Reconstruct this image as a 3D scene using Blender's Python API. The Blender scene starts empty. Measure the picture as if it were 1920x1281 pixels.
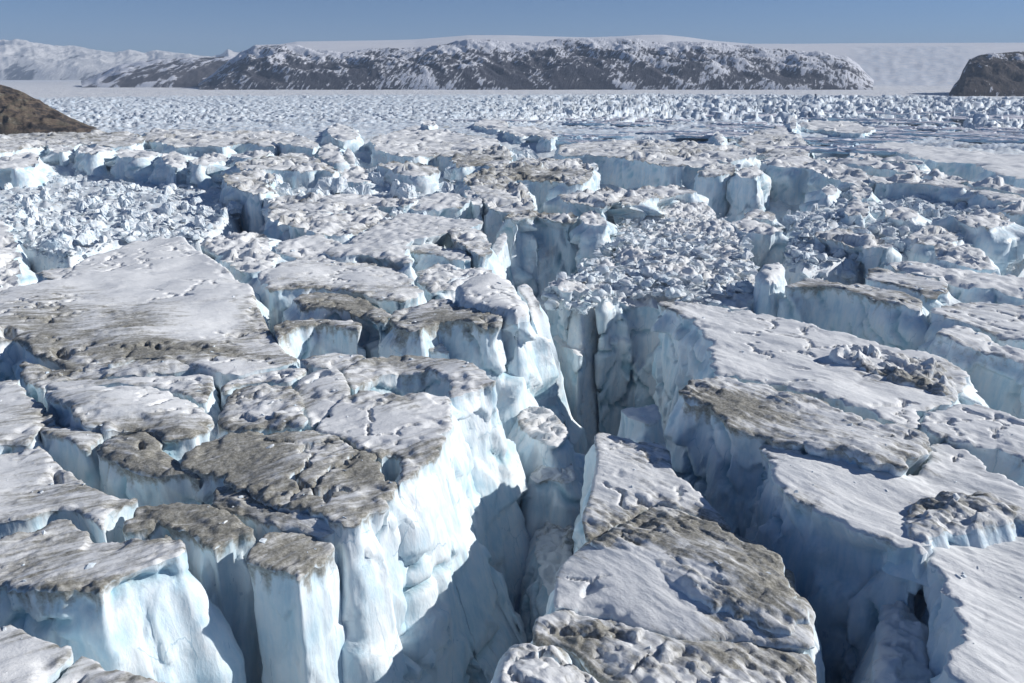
import bpy, bmesh, math, random, time
import numpy as np
from mathutils import Vector
from mathutils.geometry import delaunay_2d_cdt

T0 = time.time()
random.seed(11)
RNG = np.random.default_rng(5)
SC = bpy.context.scene
COL = SC.collection

# ------------------------------------------------------------------ camera model (metres; ice tops lie near z = 0)
F, CX, CY, CAMH, PITCH = 1493.0, 960.0, 640.5, 60.0, math.radians(18.5)
CP, SP = math.cos(PITCH), math.sin(PITCH)

def P(px, py, z=0.0):
    """the point at height z seen at (px, py) of the 1920 x 1281 photograph"""
    px, py, z = np.asarray(px, float), np.asarray(py, float), np.asarray(z, float)
    u, v = (px - CX) / F, (py - CY) / F
    dx, dy, dz = u, CP - v * SP, -SP - v * CP
    t = (z - CAMH) / dz
    return dx * t, dy * t, z + 0 * t

def PD(px, py, dist):
    """the point at forward ground distance dist seen at (px, py)"""
    px, py, dist = np.asarray(px, float), np.asarray(py, float), np.asarray(dist, float)
    u, v = (px - CX) / F, (py - CY) / F
    dx, dy, dz = u, CP - v * SP, -SP - v * CP
    t = dist / dy
    return dx * t, dist + 0 * t, CAMH + dz * t

def proj(x, y, z):
    h = z - CAMH
    dep = y * CP - h * SP
    up = y * SP + h * CP
    return CX + F * x / dep, CY - F * up / dep

# ------------------------------------------------------------------ noise
def _h(ix, iy, iz, seed):
    n = (ix.astype(np.uint32) * np.uint32(374761393) + iy.astype(np.uint32) * np.uint32(668265263)
         + iz.astype(np.uint32) * np.uint32(2147483647) + np.uint32((seed * 974634777 + 12345) & 0xffffffff))
    n ^= n >> np.uint32(13); n *= np.uint32(1274126177); n ^= n >> np.uint32(16)
    n *= np.uint32(2246822519); n ^= n >> np.uint32(15)
    return n

def _hf(ix, iy, iz, seed):
    return _h(ix, iy, iz, seed).astype(np.float64) * (1.0 / 4294967295.0)

_G = np.array([[1,1,0],[-1,1,0],[1,-1,0],[-1,-1,0],[1,0,1],[-1,0,1],[1,0,-1],[-1,0,-1],
               [0,1,1],[0,-1,1],[0,1,-1],[0,-1,-1],[1,1,0],[-1,1,0],[0,-1,1],[0,-1,-1]], float)

def perlin(x, y, z=None, seed=0):
    x, y = np.asarray(x, float), np.asarray(y, float)
    z = np.zeros_like(x) + 0.37 if z is None else np.asarray(z, float)
    x, y, z = np.broadcast_arrays(x, y, z)
    fx, fy, fz = np.floor(x), np.floor(y), np.floor(z)
    ix, iy, iz = fx.astype(np.int64), fy.astype(np.int64), fz.astype(np.int64)
    x, y, z = x - fx, y - fy, z - fz
    s = lambda t: t * t * t * (t * (t * 6 - 15) + 10)
    u, v, w = s(x), s(y), s(z)
    out = 0.0
    for i in (0, 1):
        for j in (0, 1):
            for k in (0, 1):
                g = _G[_h(ix + i, iy + j, iz + k, seed) & np.uint32(15)]
                d = g[..., 0] * (x - i) + g[..., 1] * (y - j) + g[..., 2] * (z - k)
                out = out + d * (u if i else 1 - u) * (v if j else 1 - v) * (w if k else 1 - w)
    return out

def fbm(x, y, z=None, oct=4, seed=0, gain=.5):
    a, f, o, n = 1.0, 1.0, 0.0, 0.0
    for k in range(oct):
        o = o + a * perlin(x * f, y * f, None if z is None else z * f, seed + k * 17)
        n += a; a *= gain; f *= 2.03
    return o / n * 1.5

def ridged(x, y, z=None, oct=3, seed=0):
    a, f, o, n = 1.0, 1.0, 0.0, 0.0
    for k in range(oct):
        o = o + a * (1 - np.abs(perlin(x * f, y * f, None if z is None else z * f, seed + k * 31)) * 2)
        n += a; a *= .5; f *= 2.1
    return o / n

def facets(x, y, z, seed=0, tilt=.9, cells=27):
    """piecewise planar field: every Worley cell is a randomly tilted plane (fractured ice)"""
    fx, fy, fz = np.floor(x), np.floor(y), np.floor(z)
    ix, iy, iz = fx.astype(np.int64), fy.astype(np.int64), fz.astype(np.int64)
    b1 = np.full(x.shape, 9e9); b2 = b1.copy(); v1 = np.zeros(x.shape); v2 = v1.copy()
    for i in (-1, 0, 1):
        for j in (-1, 0, 1):
            for k in (-1, 0, 1):
                a, b, c = ix + i, iy + j, iz + k
                dx = a + _hf(a, b, c, seed) - x; dy = b + _hf(a, b, c, seed + 1) - y; dz = c + _hf(a, b, c, seed + 2) - z
                d = dx * dx + dy * dy + dz * dz
                val = .62 * (_hf(a, b, c, seed + 3) - .5) + tilt * ((_hf(a, b, c, seed + 4) - .5) * dx + (_hf(a, b, c, seed + 5) - .5) * dy + (_hf(a, b, c, seed + 6) - .5) * dz)
                n1 = d < b1; n2 = (~n1) & (d < b2)
                v2 = np.where(n1, v1, np.where(n2, val, v2)); b2 = np.where(n1, b1, np.where(n2, d, b2))
                v1 = np.where(n1, val, v1); b1 = np.where(n1, d, b1)
    e = np.clip((np.sqrt(b2) - np.sqrt(b1)) / .02, 0, 1)
    w = .5 + .5 * e * e * (3 - 2 * e)
    return v1 * w + v2 * (1 - w)

def cells2(x, y, seed=0):
    """F1, F2 distance and cell id values of a 2-D Worley pattern"""
    fx, fy = np.floor(x), np.floor(y)
    ix, iy = fx.astype(np.int64), fy.astype(np.int64); iz = np.zeros_like(ix)
    b1 = np.full(x.shape, 9e9); b2 = b1.copy(); v = np.zeros(x.shape); tx = v.copy()
    for i in (-1, 0, 1):
        for j in (-1, 0, 1):
            a, b = ix + i, iy + j
            dx = a + _hf(a, b, iz, seed) - x; dy = b + _hf(a, b, iz, seed + 1) - y
            d = dx * dx + dy * dy
            val = _hf(a, b, iz, seed + 2); ti = (_hf(a, b, iz, seed + 3) - .5) * dx + (_hf(a, b, iz, seed + 4) - .5) * dy
            n1 = d < b1
            b2 = np.where(n1, b1, np.minimum(b2, d)); v = np.where(n1, val, v); tx = np.where(n1, ti, tx); b1 = np.where(n1, d, b1)
    return np.sqrt(b1), np.sqrt(b2), v, tx

def sm(a, b, x):
    t = np.clip((x - a) / (b - a), 0, 1); return t * t * (3 - 2 * t)

# ------------------------------------------------------------------ mesh helpers
def mesh_np(name, V, faces, mat, smooth=True, attrs=None):
    """faces: list of int arrays (n,3) or (n,4)"""
    me = bpy.data.meshes.new(name)
    V = np.asarray(V, np.float32)
    me.vertices.add(len(V)); me.vertices.foreach_set('co', V.ravel())
    loops = np.concatenate([f.ravel() for f in faces]).astype(np.int32)
    counts = np.concatenate([np.full(len(f), f.shape[1]) for f in faces]).astype(np.int32)
    starts = np.concatenate([[0], np.cumsum(counts)[:-1]]).astype(np.int32)
    me.loops.add(len(loops)); me.loops.foreach_set('vertex_index', loops)
    me.polygons.add(len(counts)); me.polygons.foreach_set('loop_start', starts)
    me.polygons.foreach_set('loop_total', counts)
    me.polygons.foreach_set('use_smooth', np.full(len(counts), smooth))
    me.update(calc_edges=True)
    for k, a in (attrs or {}).items():
        at = me.attributes.new(k, 'FLOAT', 'POINT'); at.data.foreach_set('value', np.asarray(a, np.float32))
    me.materials.append(mat)
    return me

def link(name, me, parent=None, loc=None):
    o = bpy.data.objects.new(name, me); COL.objects.link(o)
    if loc is not None: o.location = loc
    if parent is not None: o.parent = parent
    return o

def tag(o, label=None, cat=None, group=None, kind=None):
    for k, v in (('label', label), ('category', cat), ('group', group), ('kind', kind)):
        if v: o[k] = v
    return o

def grid_faces(nr, nc, wrap=False):
    r = np.arange(nr - 1)[:, None]; c = np.arange(nc if wrap else nc - 1)[None, :]
    a = r * nc + c; b = r * nc + (c + 1) % nc
    return np.stack([a, b, b + nc, a + nc], -1).reshape(-1, 4)

def chaikin(p, q=.2):
    n = np.roll(p, -1, 0)
    return np.stack([p * (1 - q) + n * q, p * q + n * (1 - q)], 1).reshape(-1, p.shape[1])

def inside(px, py, poly):
    c = np.zeros(px.shape, bool)
    x, y = poly[:, 0], poly[:, 1]; j = len(poly) - 1
    for i in range(len(poly)):
        if y[i] != y[j]:
            c ^= ((y[i] > py) != (y[j] > py)) & (px < (x[j] - x[i]) * (py - y[i]) / (y[j] - y[i]) + x[i])
        j = i
    return c

def edge_dist(X, Y, B):
    out = np.empty(len(X)); arg = np.empty(len(X), int)
    for a in range(0, len(X), 4000):
        d = (X[a:a+4000, None] - B[None, :, 0]) ** 2 + (Y[a:a+4000, None] - B[None, :, 1]) ** 2
        k = d.argmin(1); arg[a:a+4000] = k; out[a:a+4000] = np.sqrt(d[np.arange(len(k)), k])
    return out, arg

# ------------------------------------------------------------------ materials
def mat(name):
    m = bpy.data.materials.new(name); m.use_nodes = True
    nt = m.node_tree; b = nt.nodes['Principled BSDF']
    return m, nt, b, lambda t, **k: _node(nt, t, k)

def _node(nt, t, k):
    n = nt.nodes.new(t)
    for a, v in k.items():
        if a in n.inputs: n.inputs[a].default_value = v
        else: setattr(n, a, v)
    return n

def ramp(nt, fac, stops):
    r = nt.nodes.new('ShaderNodeValToRGB'); e = r.color_ramp.elements
    e[0].position, e[0].color = stops[0][0], (*stops[0][1], 1)
    e[1].position, e[1].color = stops[-1][0], (*stops[-1][1], 1)
    for p, c in stops[1:-1]:
        n = e.new(p); n.color = (*c, 1)
    nt.links.new(fac, r.inputs[0]); return r.outputs[0]

def mapped(nt, scale, rot=(0, 0, 0)):
    g = nt.nodes.new('ShaderNodeNewGeometry')
    m = nt.nodes.new('ShaderNodeMapping'); m.inputs['Scale'].default_value = scale; m.inputs['Rotation'].default_value = rot
    nt.links.new(g.outputs['Position'], m.inputs['Vector']); return m.outputs[0]

def noise(nt, vec, scale, detail=5, rough=.6):
    n = nt.nodes.new('ShaderNodeTexNoise'); n.inputs['Scale'].default_value = scale
    n.inputs['Detail'].default_value = detail; n.inputs['Roughness'].default_value = rough
    nt.links.new(vec, n.inputs['Vector']); return n.outputs[0]

def math_n(nt, op, a, b=None, clamp=False):
    n = nt.nodes.new('ShaderNodeMath'); n.operation = op; n.use_clamp = clamp
    for i, v in enumerate((a, b)):
        if v is None: continue
        if isinstance(v, (int, float)): n.inputs[i].default_value = v
        else: nt.links.new(v, n.inputs[i])
    return n.outputs[0]

def mixc(nt, fac, a, b):
    n = nt.nodes.new('ShaderNodeMix'); n.data_type = 'RGBA'
    for i, v in ((0, fac), (6, a), (7, b)):
        if isinstance(v, (int, float)): n.inputs[i].default_value = v
        elif isinstance(v, tuple): n.inputs[i].default_value = (*v, 1)
        else: nt.links.new(v, n.inputs[i])
    return n.outputs[2]

def bump(nt, h, dist, strength=1.0, prev=None):
    n = nt.nodes.new('ShaderNodeBump'); n.inputs['Distance'].default_value = dist; n.inputs['Strength'].default_value = strength
    nt.links.new(h, n.inputs['Height'])
    if prev is not None: nt.links.new(prev, n.inputs['Normal'])
    return n.outputs[0]

def dirt_attr(nt, breakup_scale=1.1, amount=.5, grain=True):
    a = nt.nodes.new('ShaderNodeAttribute'); a.attribute_name = 'dirt'
    n = noise(nt, mapped(nt, (1, 1, 1)), breakup_scale, 6, .68)
    f = math_n(nt, 'ADD', a.outputs['Fac'], math_n(nt, 'MULTIPLY', math_n(nt, 'SUBTRACT', n, .5), amount * 2))
    if grain:                                    # fine streaks along the block's own grain
        v = grain_vec(nt, (.16, 1.25, 1))
        f = math_n(nt, 'ADD', f, math_n(nt, 'MULTIPLY', math_n(nt, 'SUBTRACT', noise(nt, v, 1.0, 6, .7), .5), 1.9))
    mr = nt.nodes.new('ShaderNodeMapRange'); mr.interpolation_type = 'SMOOTHSTEP'
    mr.inputs['From Min'].default_value = .24; mr.inputs['From Max'].default_value = 1.15
    nt.links.new(f, mr.inputs['Value'])
    g = math_n(nt, 'MULTIPLY', a.outputs['Fac'], 5.0, True)      # no dirt where the surface carries none
    return math_n(nt, 'MULTIPLY', mr.outputs[0], g)

def grain_vec(nt, scale):
    c = nt.nodes.new('ShaderNodeCombineXYZ')
    for i, k in enumerate(('ga', 'gc')):
        a = nt.nodes.new('ShaderNodeAttribute'); a.attribute_name = k; nt.links.new(math_n(nt, 'MULTIPLY', a.outputs['Fac'], scale[i]), c.inputs[i])
    return c.outputs[0]

def dirt_colour(nt):
    n = noise(nt, mapped(nt, (1, 1, 1)), 2.3, 6, .72)
    return ramp(nt, n, [(.27, (.125, .121, .10)), (.5, (.275, .268, .235)), (.72, (.54, .535, .50))])

def make_snow():
    m, nt, b, N = mat('old_snow')
    n1 = noise(nt, mapped(nt, (1, 1, 1)), .16, 6, .6)
    base = ramp(nt, n1, [(.3, (.77, .79, .80)), (.55, (.84, .855, .86)), (.75, (.89, .90, .895))])
    c = mixc(nt, dirt_attr(nt), base, dirt_colour(nt))
    g = nt.nodes.new('ShaderNodeNewGeometry'); sp = nt.nodes.new('ShaderNodeSeparateXYZ'); nt.links.new(g.outputs['Normal'], sp.inputs[0])
    up = nt.nodes.new('ShaderNodeMapRange'); up.inputs['From Min'].default_value = .42; up.inputs['From Max'].default_value = .68
    nt.links.new(math_n(nt, 'ADD', sp.outputs['Z'], math_n(nt, 'MULTIPLY', math_n(nt, 'SUBTRACT', n1, .5), .5)), up.inputs['Value'])
    c = mixc(nt, up.outputs[0], (.72, .82, .88), c)            # snow and silt lie on the flats, bare ice shows on steep breaks
    nt.links.new(c, b.inputs['Base Color'])
    b.inputs['Roughness'].default_value = .75; b.inputs['Specular IOR Level'].default_value = .25
    h1 = noise(nt, grain_vec(nt, (.35, 1.5, 1)), 1.0, 7, .68); h2 = noise(nt, mapped(nt, (1, 1, 1)), .3, 4, .6); h3 = noise(nt, mapped(nt, (1, 1, 1)), 1.6, 7, .75)
    dm = dirt_attr(nt)
    rg = nt.nodes.new('ShaderNodeTexNoise'); rg.noise_type = 'RIDGED_MULTIFRACTAL'; rg.inputs['Scale'].default_value = .55; rg.inputs['Detail'].default_value = 9; rg.inputs['Roughness'].default_value = .62
    nt.links.new(mapped(nt, (1, 1, 1)), rg.inputs['Vector'])
    h0 = bump(nt, rg.outputs[0], .4, 1.0)
    bn = h0.node; nt.links.new(math_n(nt, 'ADD', math_n(nt, 'MULTIPLY', dm, .5), .08), bn.inputs['Strength'])
    nrm = bump(nt, h3, .3, .4, h0); nrm = bump(nt, h1, .42, .34, nrm); nrm = bump(nt, h2, .8, .15, nrm)
    nt.links.new(nrm, b.inputs['Normal'])
    return m

def make_ice(name='glacier_ice', lo=(.50, .69, .80), mid=(.73, .83, .885), hi=(.87, .895, .905)):
    m, nt, b, N = mat(name)
    v = noise(nt, mapped(nt, (.55, .55, .07)), 1.0, 6, .62)      # streaks that run down the wall
    w = noise(nt, mapped(nt, (1, 1, 1)), .11, 5, .6)
    s = math_n(nt, 'ADD', math_n(nt, 'MULTIPLY', v, .5), math_n(nt, 'MULTIPLY', w, .5))
    base = ramp(nt, s, [(.36, lo), (.5, mid), (.63, hi)])
    # thin dark blue seams
    vo = nt.nodes.new('ShaderNodeTexVoronoi'); vo.feature = 'DISTANCE_TO_EDGE'; vo.inputs['Scale'].default_value = .13
    wv = nt.nodes.new('ShaderNodeVectorMath'); wv.operation = 'MULTIPLY_ADD'
    wn = nt.nodes.new('ShaderNodeTexNoise'); wn.inputs['Scale'].default_value = .25; wn.inputs['Detail'].default_value = 5
    mp = mapped(nt, (1, 1, .35)); nt.links.new(mp, wn.inputs['Vector'])
    nt.links.new(wn.outputs['Color'], wv.inputs[0]); wv.inputs[1].default_value = (3, 3, 4); nt.links.new(mp, wv.inputs[2])
    nt.links.new(wv.outputs[0], vo.inputs['Vector'])
    seam = math_n(nt, 'MULTIPLY', math_n(nt, 'LESS_THAN', vo.outputs['Distance'], .007), math_n(nt, 'GREATER_THAN', w, .53))
    base = mixc(nt, math_n(nt, 'MULTIPLY', seam, .4), base, (.22, .42, .55))
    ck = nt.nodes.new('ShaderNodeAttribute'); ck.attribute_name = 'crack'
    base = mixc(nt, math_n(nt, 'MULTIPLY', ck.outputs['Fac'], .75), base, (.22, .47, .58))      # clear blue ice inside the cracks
    c = mixc(nt, dirt_attr(nt, .9, .75, False), base, dirt_colour(nt))
    nt.links.new(c, b.inputs['Base Color'])
    b.inputs['Roughness'].default_value = .55; b.inputs['Specular IOR Level'].default_value = .35
    h1 = noise(nt, mapped(nt, (.9, .9, .25)), .9, 6, .6); h2 = noise(nt, mapped(nt, (1, 1, .6)), .3, 4, .55)
    vf = nt.nodes.new('ShaderNodeTexVoronoi'); vf.inputs['Scale'].default_value = .5
    vm = nt.nodes.new('ShaderNodeVectorMath'); vm.operation = 'MULTIPLY_ADD'; vn = nt.nodes.new('ShaderNodeTexNoise'); vn.inputs['Scale'].default_value = .8; vn.inputs['Detail'].default_value = 4
    vp = mapped(nt, (1, 1, .42)); nt.links.new(vp, vn.inputs['Vector']); nt.links.new(vn.outputs['Color'], vm.inputs[0]); vm.inputs[1].default_value = (1.6, 1.6, 1.6); nt.links.new(vp, vm.inputs[2]); nt.links.new(vm.outputs[0], vf.inputs['Vector'])
    nrm = bump(nt, vf.outputs['Distance'], .6, .3); nrm = bump(nt, h1, .4, .32, nrm); nrm = bump(nt, h2, .8, .2, nrm)
    nt.links.new(nrm, b.inputs['Normal'])
    return m

def make_chunk():
    m, nt, b, N = mat('broken_ice')
    n1 = noise(nt, mapped(nt, (1, 1, 1)), .35, 5, .65)
    base = ramp(nt, n1, [(.34, (.60, .71, .79)), (.5, (.74, .80, .84)), (.66, (.84, .86, .87))])
    d = noise(nt, mapped(nt, (1, 1, 1)), .12, 6, .7)
    mr = nt.nodes.new('ShaderNodeMapRange'); mr.interpolation_type = 'SMOOTHSTEP'
    mr.inputs['From Min'].default_value = .55; mr.inputs['From Max'].default_value = .72; mr.inputs['To Max'].default_value = .6
    nt.links.new(d, mr.inputs['Value'])
    c = mixc(nt, mr.outputs[0], base, dirt_colour(nt))
    nt.links.new(c, b.inputs['Base Color']); b.inputs['Roughness'].default_value = .6; b.inputs['Specular IOR Level'].default_value = .3
    nt.links.new(bump(nt, noise(nt, mapped(nt, (1, 1, 1)), 1.2, 5, .6), .5, .5), b.inputs['Normal'])
    return m

SNOW, ICE, CHUNK = make_snow(), make_ice(), make_chunk()

# ------------------------------------------------------------------ the dirt that lies where the photograph shows it: (x, y, rx, ry, amount)
DIRT = [(540,880,190,85,.9),(715,755,70,22,.8),(800,840,70,50,.8),(260,850,95,40,.9),(270,795,140,28,.8),(120,1040,170,40,.75),(140,1110,130,26,1),
 (350,970,110,30,.9),(520,1040,45,26,.9),(585,1045,32,36,.7),(1190,845,65,32,.7),(1290,1000,150,50,1.5),(1440,1085,85,55,1.5),(1100,1180,85,26,1.3),
 (1350,1240,170,28,.7),(1050,1222,45,22,.8),(1395,765,130,42,.9),(1560,830,150,45,.9),(1690,880,110,40,.7),(1535,925,60,26,.9),(1650,1010,90,18,.7),
 (1720,955,60,34,.7),(130,605,210,55,1.1),(280,650,190,24,1.2),(60,940,160,40,.5),(170,760,160,30,.4),(470,570,45,20,.6),(460,612,42,28,.8),(760,672,130,16,.8),(820,598,75,16,.9),
 (640,570,95,26,.8),(575,602,55,20,.8),(90,690,120,16,.6),(700,880,60,40,.7),(60,880,120,40,.3),(1000,400,90,8,.8),(1000,330,130,16,.7),(880,300,60,16,.7),(1700,545,70,22,.7),(1680,700,120,30,.6),
 (1250,585,40,16,.6),(780,300,90,14,.5),(560,300,110,12,.4),(150,255,170,12,.5),(440,340,60,16,.5),(700,470,60,16,.5),(560,490,60,14,.5),(1250,280,120,10,.5),
 (540,745,70,18,.4),(400,740,50,16,.6),(1380,740,90,20,.6)]
CLEAN = [(330,500,130,40,.8),(400,590,60,30,.7),(1480,650,150,45,.9),(1650,745,130,35,.8),(1560,875,95,42,1),(1640,930,90,30,.8),(1860,1150,150,150,.9),(880,535,60,26,.8),
 (720,790,100,24,.7),(1130,1090,100,48,1),(1230,1130,90,30,.7),(240,745,120,18,.5),(560,460,200,14,.4),(1780,520,140,20,.7),(1800,300,150,22,.8),(1150,900,60,30,.5)]

def dirt_at(px, py):
    d = np.zeros(px.shape)
    for x, y, rx, ry, a in DIRT:
        q = ((px - x) / rx) ** 2 + ((py - y) / ry) ** 2
        m = q < 6
        d[m] += a * np.exp(-q[m] * .9)
    for x, y, rx, ry, a in CLEAN:
        q = ((px - x) / rx) ** 2 + ((py - y) / ry) ** 2
        m = q < 6
        d[m] -= a * np.exp(-q[m] * .9)
    return d

# pits melted or broken into the tops: (x, y, rx, ry, depth in metres), all in photo pixels at z = 0
PITS = [(15,628,16,9,2.2),(115,655,22,10,2.0),(445,612,14,6,1.5),(755,712,62,14,3.5),(1745,1120,36,40,6),
 (1770,1180,20,34,5),(60,1130,16,6,.8),(105,890,9,12,2),(265,842,8,10,1.2)]
PITW = [(*[float(v) for v in P(x, y, 0)[:2]], rx, ry, x, y, d) for x, y, rx, ry, d in PITS]

SEED = [100]
CRUMBS = []
STATS = [0]

def block(name, cat, label, pts, z=0.0, base=-50.0, dirt=.35, grain=35, rough=.25, flare=.07, lip=.5, res=1.0,
          group=None, facet=1.0, dome=0.0, parent=None, capname='snow_cap', drip=1.0, und=.8, capmat=None, lump=0.0, edge=.34, crumbs=1.0, slope=.045, slump=1.0, fdir=None, chaos=1.0, cracks=1.0):
    """one ice block: its broken ice wall, with the snow cap that lies on it as a child"""
    SEED[0] += 7; sd = SEED[0]
    if base == -50.0: base = -78.0
    a = np.array([[p[0], p[1], p[2] if len(p) > 2 else z] for p in pts], float)
    x, y, zz = P(a[:, 0], a[:, 1], a[:, 2])
    W = np.stack([x, y, zz], 1)
    if np.sum(W[:, 0] * np.roll(W[:, 1], -1) - np.roll(W[:, 0], -1) * W[:, 1]) < 0: W = W[::-1]
    W = chaikin(W, .16)
    dist = np.median(np.hypot(W[:, 0], W[:, 1]))
    s = float(np.clip(.0034 * dist, .34, 4.5)) * res
    if dist > 270 and parent is None: lump, facet, lip = max(lump, .42), facet * 1.35, lip * .75
    # boundary at even spacing
    nx = np.roll(W, -1, 0); L = np.hypot(*(nx - W)[:, :2].T)
    pieces = [W[i] + (nx[i] - W[i]) * np.arange(max(1, int(round(L[i] / s))))[:, None] / max(1, int(round(L[i] / s))) for i in range(len(W))]
    B = np.concatenate(pieces)
    area = abs(np.sum(B[:, 0] * np.roll(B[:, 1], -1) - np.roll(B[:, 0], -1) * B[:, 1])) / 2
    thick = 2 * area / L.sum()
    def normals(B, k):
        t = np.roll(B, -k, 0) - np.roll(B, k, 0)
        n = np.stack([t[:, 1], -t[:, 0]], 1); return n / (np.hypot(n[:, 0], n[:, 1])[:, None] + 1e-9)
    n = normals(B, 2)
    am = min(1.5, .11 * thick)
    o = am * (fbm(B[:, 0] / 7, B[:, 1] / 7, None, 2, sd) * 1.0 + fbm(B[:, 0] / 2.2, B[:, 1] / 2.2, None, 3, sd + 3) * .65)
    o -= am * .9 * sm(.80, .97, ridged(B[:, 0] / 9, B[:, 1] / 9, None, 1, sd + 5))          # notches where cracks meet the rim
    B0 = B.copy(); B = B.copy(); B[:, :2] += n * o[:, None]
    # interior points
    mn, mx = B[:, :2].min(0), B[:, :2].max(0)
    gx, gy = np.meshgrid(np.arange(mn[0], mx[0], s), np.arange(mn[1], mx[1], s * .9))
    gx = (gx + (np.arange(gx.shape[0])[:, None] % 2) * s * .5 + RNG.uniform(-.22, .22, gx.shape) * s).ravel(); gy = (gy + RNG.uniform(-.22, .22, gy.shape) * s).ravel()
    for attempt in (0, 1):
        m = inside(gx, gy, B); ix, iy = gx[m], gy[m]
        if len(ix):
            d, arg = edge_dist(ix, iy, B); k = d > .55 * s; ix, iy, d, arg = ix[k], iy[k], d[k], arg[k]
        else: d = np.zeros(0); arg = np.zeros(0, int)
        nb = len(B)
        vs = [Vector(q) for q in B[:, :2]] + [Vector(q) for q in zip(ix, iy)]
        vo, ed, fo, ov, oe, of = delaunay_2d_cdt(vs, [(i, (i + 1) % nb) for i in range(nb)], [], 1, 1e-5)
        if len(vo) == len(vs): break
        B = B0.copy()
    nv = len(vo)
    V2 = np.array([v[:] for v in vo]); tri = np.array([f for f in fo if len(f) == 3], int)
    # map back (CDT keeps order when nothing is merged)
    back = np.array([v[0] if v else -1 for v in ov])
    zb = B[:, 2]
    D = np.concatenate([np.zeros(nb), d]); Z0 = np.concatenate([zb, zb[arg] if len(ix) else np.zeros(0)])
    if np.ptp(zb) > .01 and len(ix):
        for q in range(0, len(ix), 4000):
            w = 1 / ((ix[q:q+4000, None] - B[None, :, 0]) ** 2 + (iy[q:q+4000, None] - B[None, :, 1]) ** 2 + .5) ** 1.3
            Z0[nb + q:nb + q + 4000] = (w * zb).sum(1) / w.sum(1)
    X = np.concatenate([B[:, 0], ix]); Y = np.concatenate([B[:, 1], iy])
    if nv != len(X):                                    # something merged: take what the triangulation gives
        ok = back >= 0
        sel = np.where(ok, back, 0); X, Y, D, Z0 = X[sel], Y[sel], D[sel], Z0[sel]
        X, Y = V2[:, 0], V2[:, 1]
    ppx, ppy = proj(X, Y, Z0)
    ca, sa = math.cos(math.radians(grain)), math.sin(math.radians(grain))
    al, ac = X * ca + Y * sa, -X * sa + Y * ca
    streak = ridged(al / 9, ac / 2.1, None, 3, 40) * .5 + fbm(al / 5, ac / 1.1, None, 3, 60) * .8
    patch = fbm(X / 16, Y / 16, None, 3, 77)
    rim = np.exp(-D / (1.6 + 1.2 * fbm(X / 6, Y / 6, None, 2, 88)).clip(.5)) * edge
    dv = .04 + dirt * .75 + dirt_at(ppx, ppy) * .6 + patch * .5 + (streak - .35) * .6 + rim
    dv = np.clip(dv, 0, 1.15)
    far = min(1.0, dist / 500.0)
    und_z = fbm(X / 28, Y / 28, None, 2, sd + 1) * und * 1.7 + fbm(al / 17, ac / 8, None, 2, 9) * und * .5
    bumpy = (ridged(al / 7.5 + fbm(X / 6, Y / 6, None, 2, 38) * .8, ac / 1.9 + fbm(X / 7, Y / 7, None, 2, 39) * 1.1, None, 4, 21) - .55) * .6 + fbm(al / 4.5, ac / 1.5, None, 4, 33) * .5 + far * (ridged(X / 4, Y / 4, None, 2, 34) - .5) * 1.0
    wq = fbm(X / 5, Y / 5, None, 3, 35)
    bumpy = bumpy * (.35 + 1.3 * sm(-.2, .3, fbm(X / 13, Y / 13, None, 2, 36)))
    small = fbm(al / 4, ac / .9, None, 2, 50) * .12
    Rl = lip * (1 + .7 * fbm(X / 5, Y / 5, None, 2, 91)); t = np.clip(D / Rl.clip(.2), 0, 1)
    drop = Rl * .75 * (1 - np.sqrt(np.clip(1 - (1 - t) ** 2, 0, 1)))
    Z = Z0 + und_z + rough * (1.0 + 1.2 * far) * bumpy * (.25 + np.clip(dv, 0, 1)) * 1.3 + small - drop
    tl = np.random.default_rng(sd).uniform(-1, 1, 3)
    Z += (tl[0] * (X - X.mean()) + tl[1] * (Y - Y.mean())) * min(slope, .9 / max(thick, 1))
    # pieces of the rim that have slumped or broken away
    Z -= slump * (.3 + .9 * far) * min(1, thick / 6) * sm(.10, .32, fbm(X / 7.5, Y / 7.5, None, 3, 15)) * sm(5.5, 2.0, D + fbm(X / 2, Y / 2, None, 2, 16) * 1.6)
    # cracks across the top
    c1, c2, cv, ct = cells2(X / 11 + fbm(X / 9, Y / 9, None, 3, 17) * .5, Y / 11 + fbm(X / 9, Y / 9, None, 3, 18) * .5, 19)
    Z -= cracks * 2.2 * sm(.05, .012, c2 - c1) * sm(.02, .2, fbm(X / 25, Y / 25, None, 2, 20)) * float(sm(330, 200, dist)) * sm(1.5, 3, D)
    ch = chaos * float(sm(225, 400, dist)) * min(1, thick / 13)
    if ch > .05:                                            # broken into tilted pieces, more so farther out
        k1 = 8.5 * max(1, dist / 500)
        ux, uy = X + fbm(X / 12, Y / 12, None, 3, 3) * 5, Y + fbm(X / 12, Y / 12, None, 3, 4) * 5
        c1, c2, cv, ct = cells2((ux * .85 + uy * .5) / (k1 * 1.5), (uy * .85 - ux * .5) / k1, sd + 4)
        d1, d2, dv_, dt_ = cells2(ux / (k1 * .3), uy / (k1 * .3), sd + 6)
        ch = ch * (.22 + .95 * sm(-.12, .28, fbm(X / 26, Y / 26, None, 2, sd + 11) + .35 * np.exp(-D / 5)))      # drifted snow between the broken parts
        Z += ch * ((cv - .62) * 3.6 + ct * 5.5 - 2.6 * np.exp(-(c2 - c1) * 20) + (dv_ - .5) * 1.3 + dt_ * 2.2 + fbm(X / 3.5, Y / 3.5, None, 3, sd + 8) * 1.1 - .5 * np.exp(-(d2 - d1) * 18)) * sm(-.5, 3.0, D)
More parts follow.
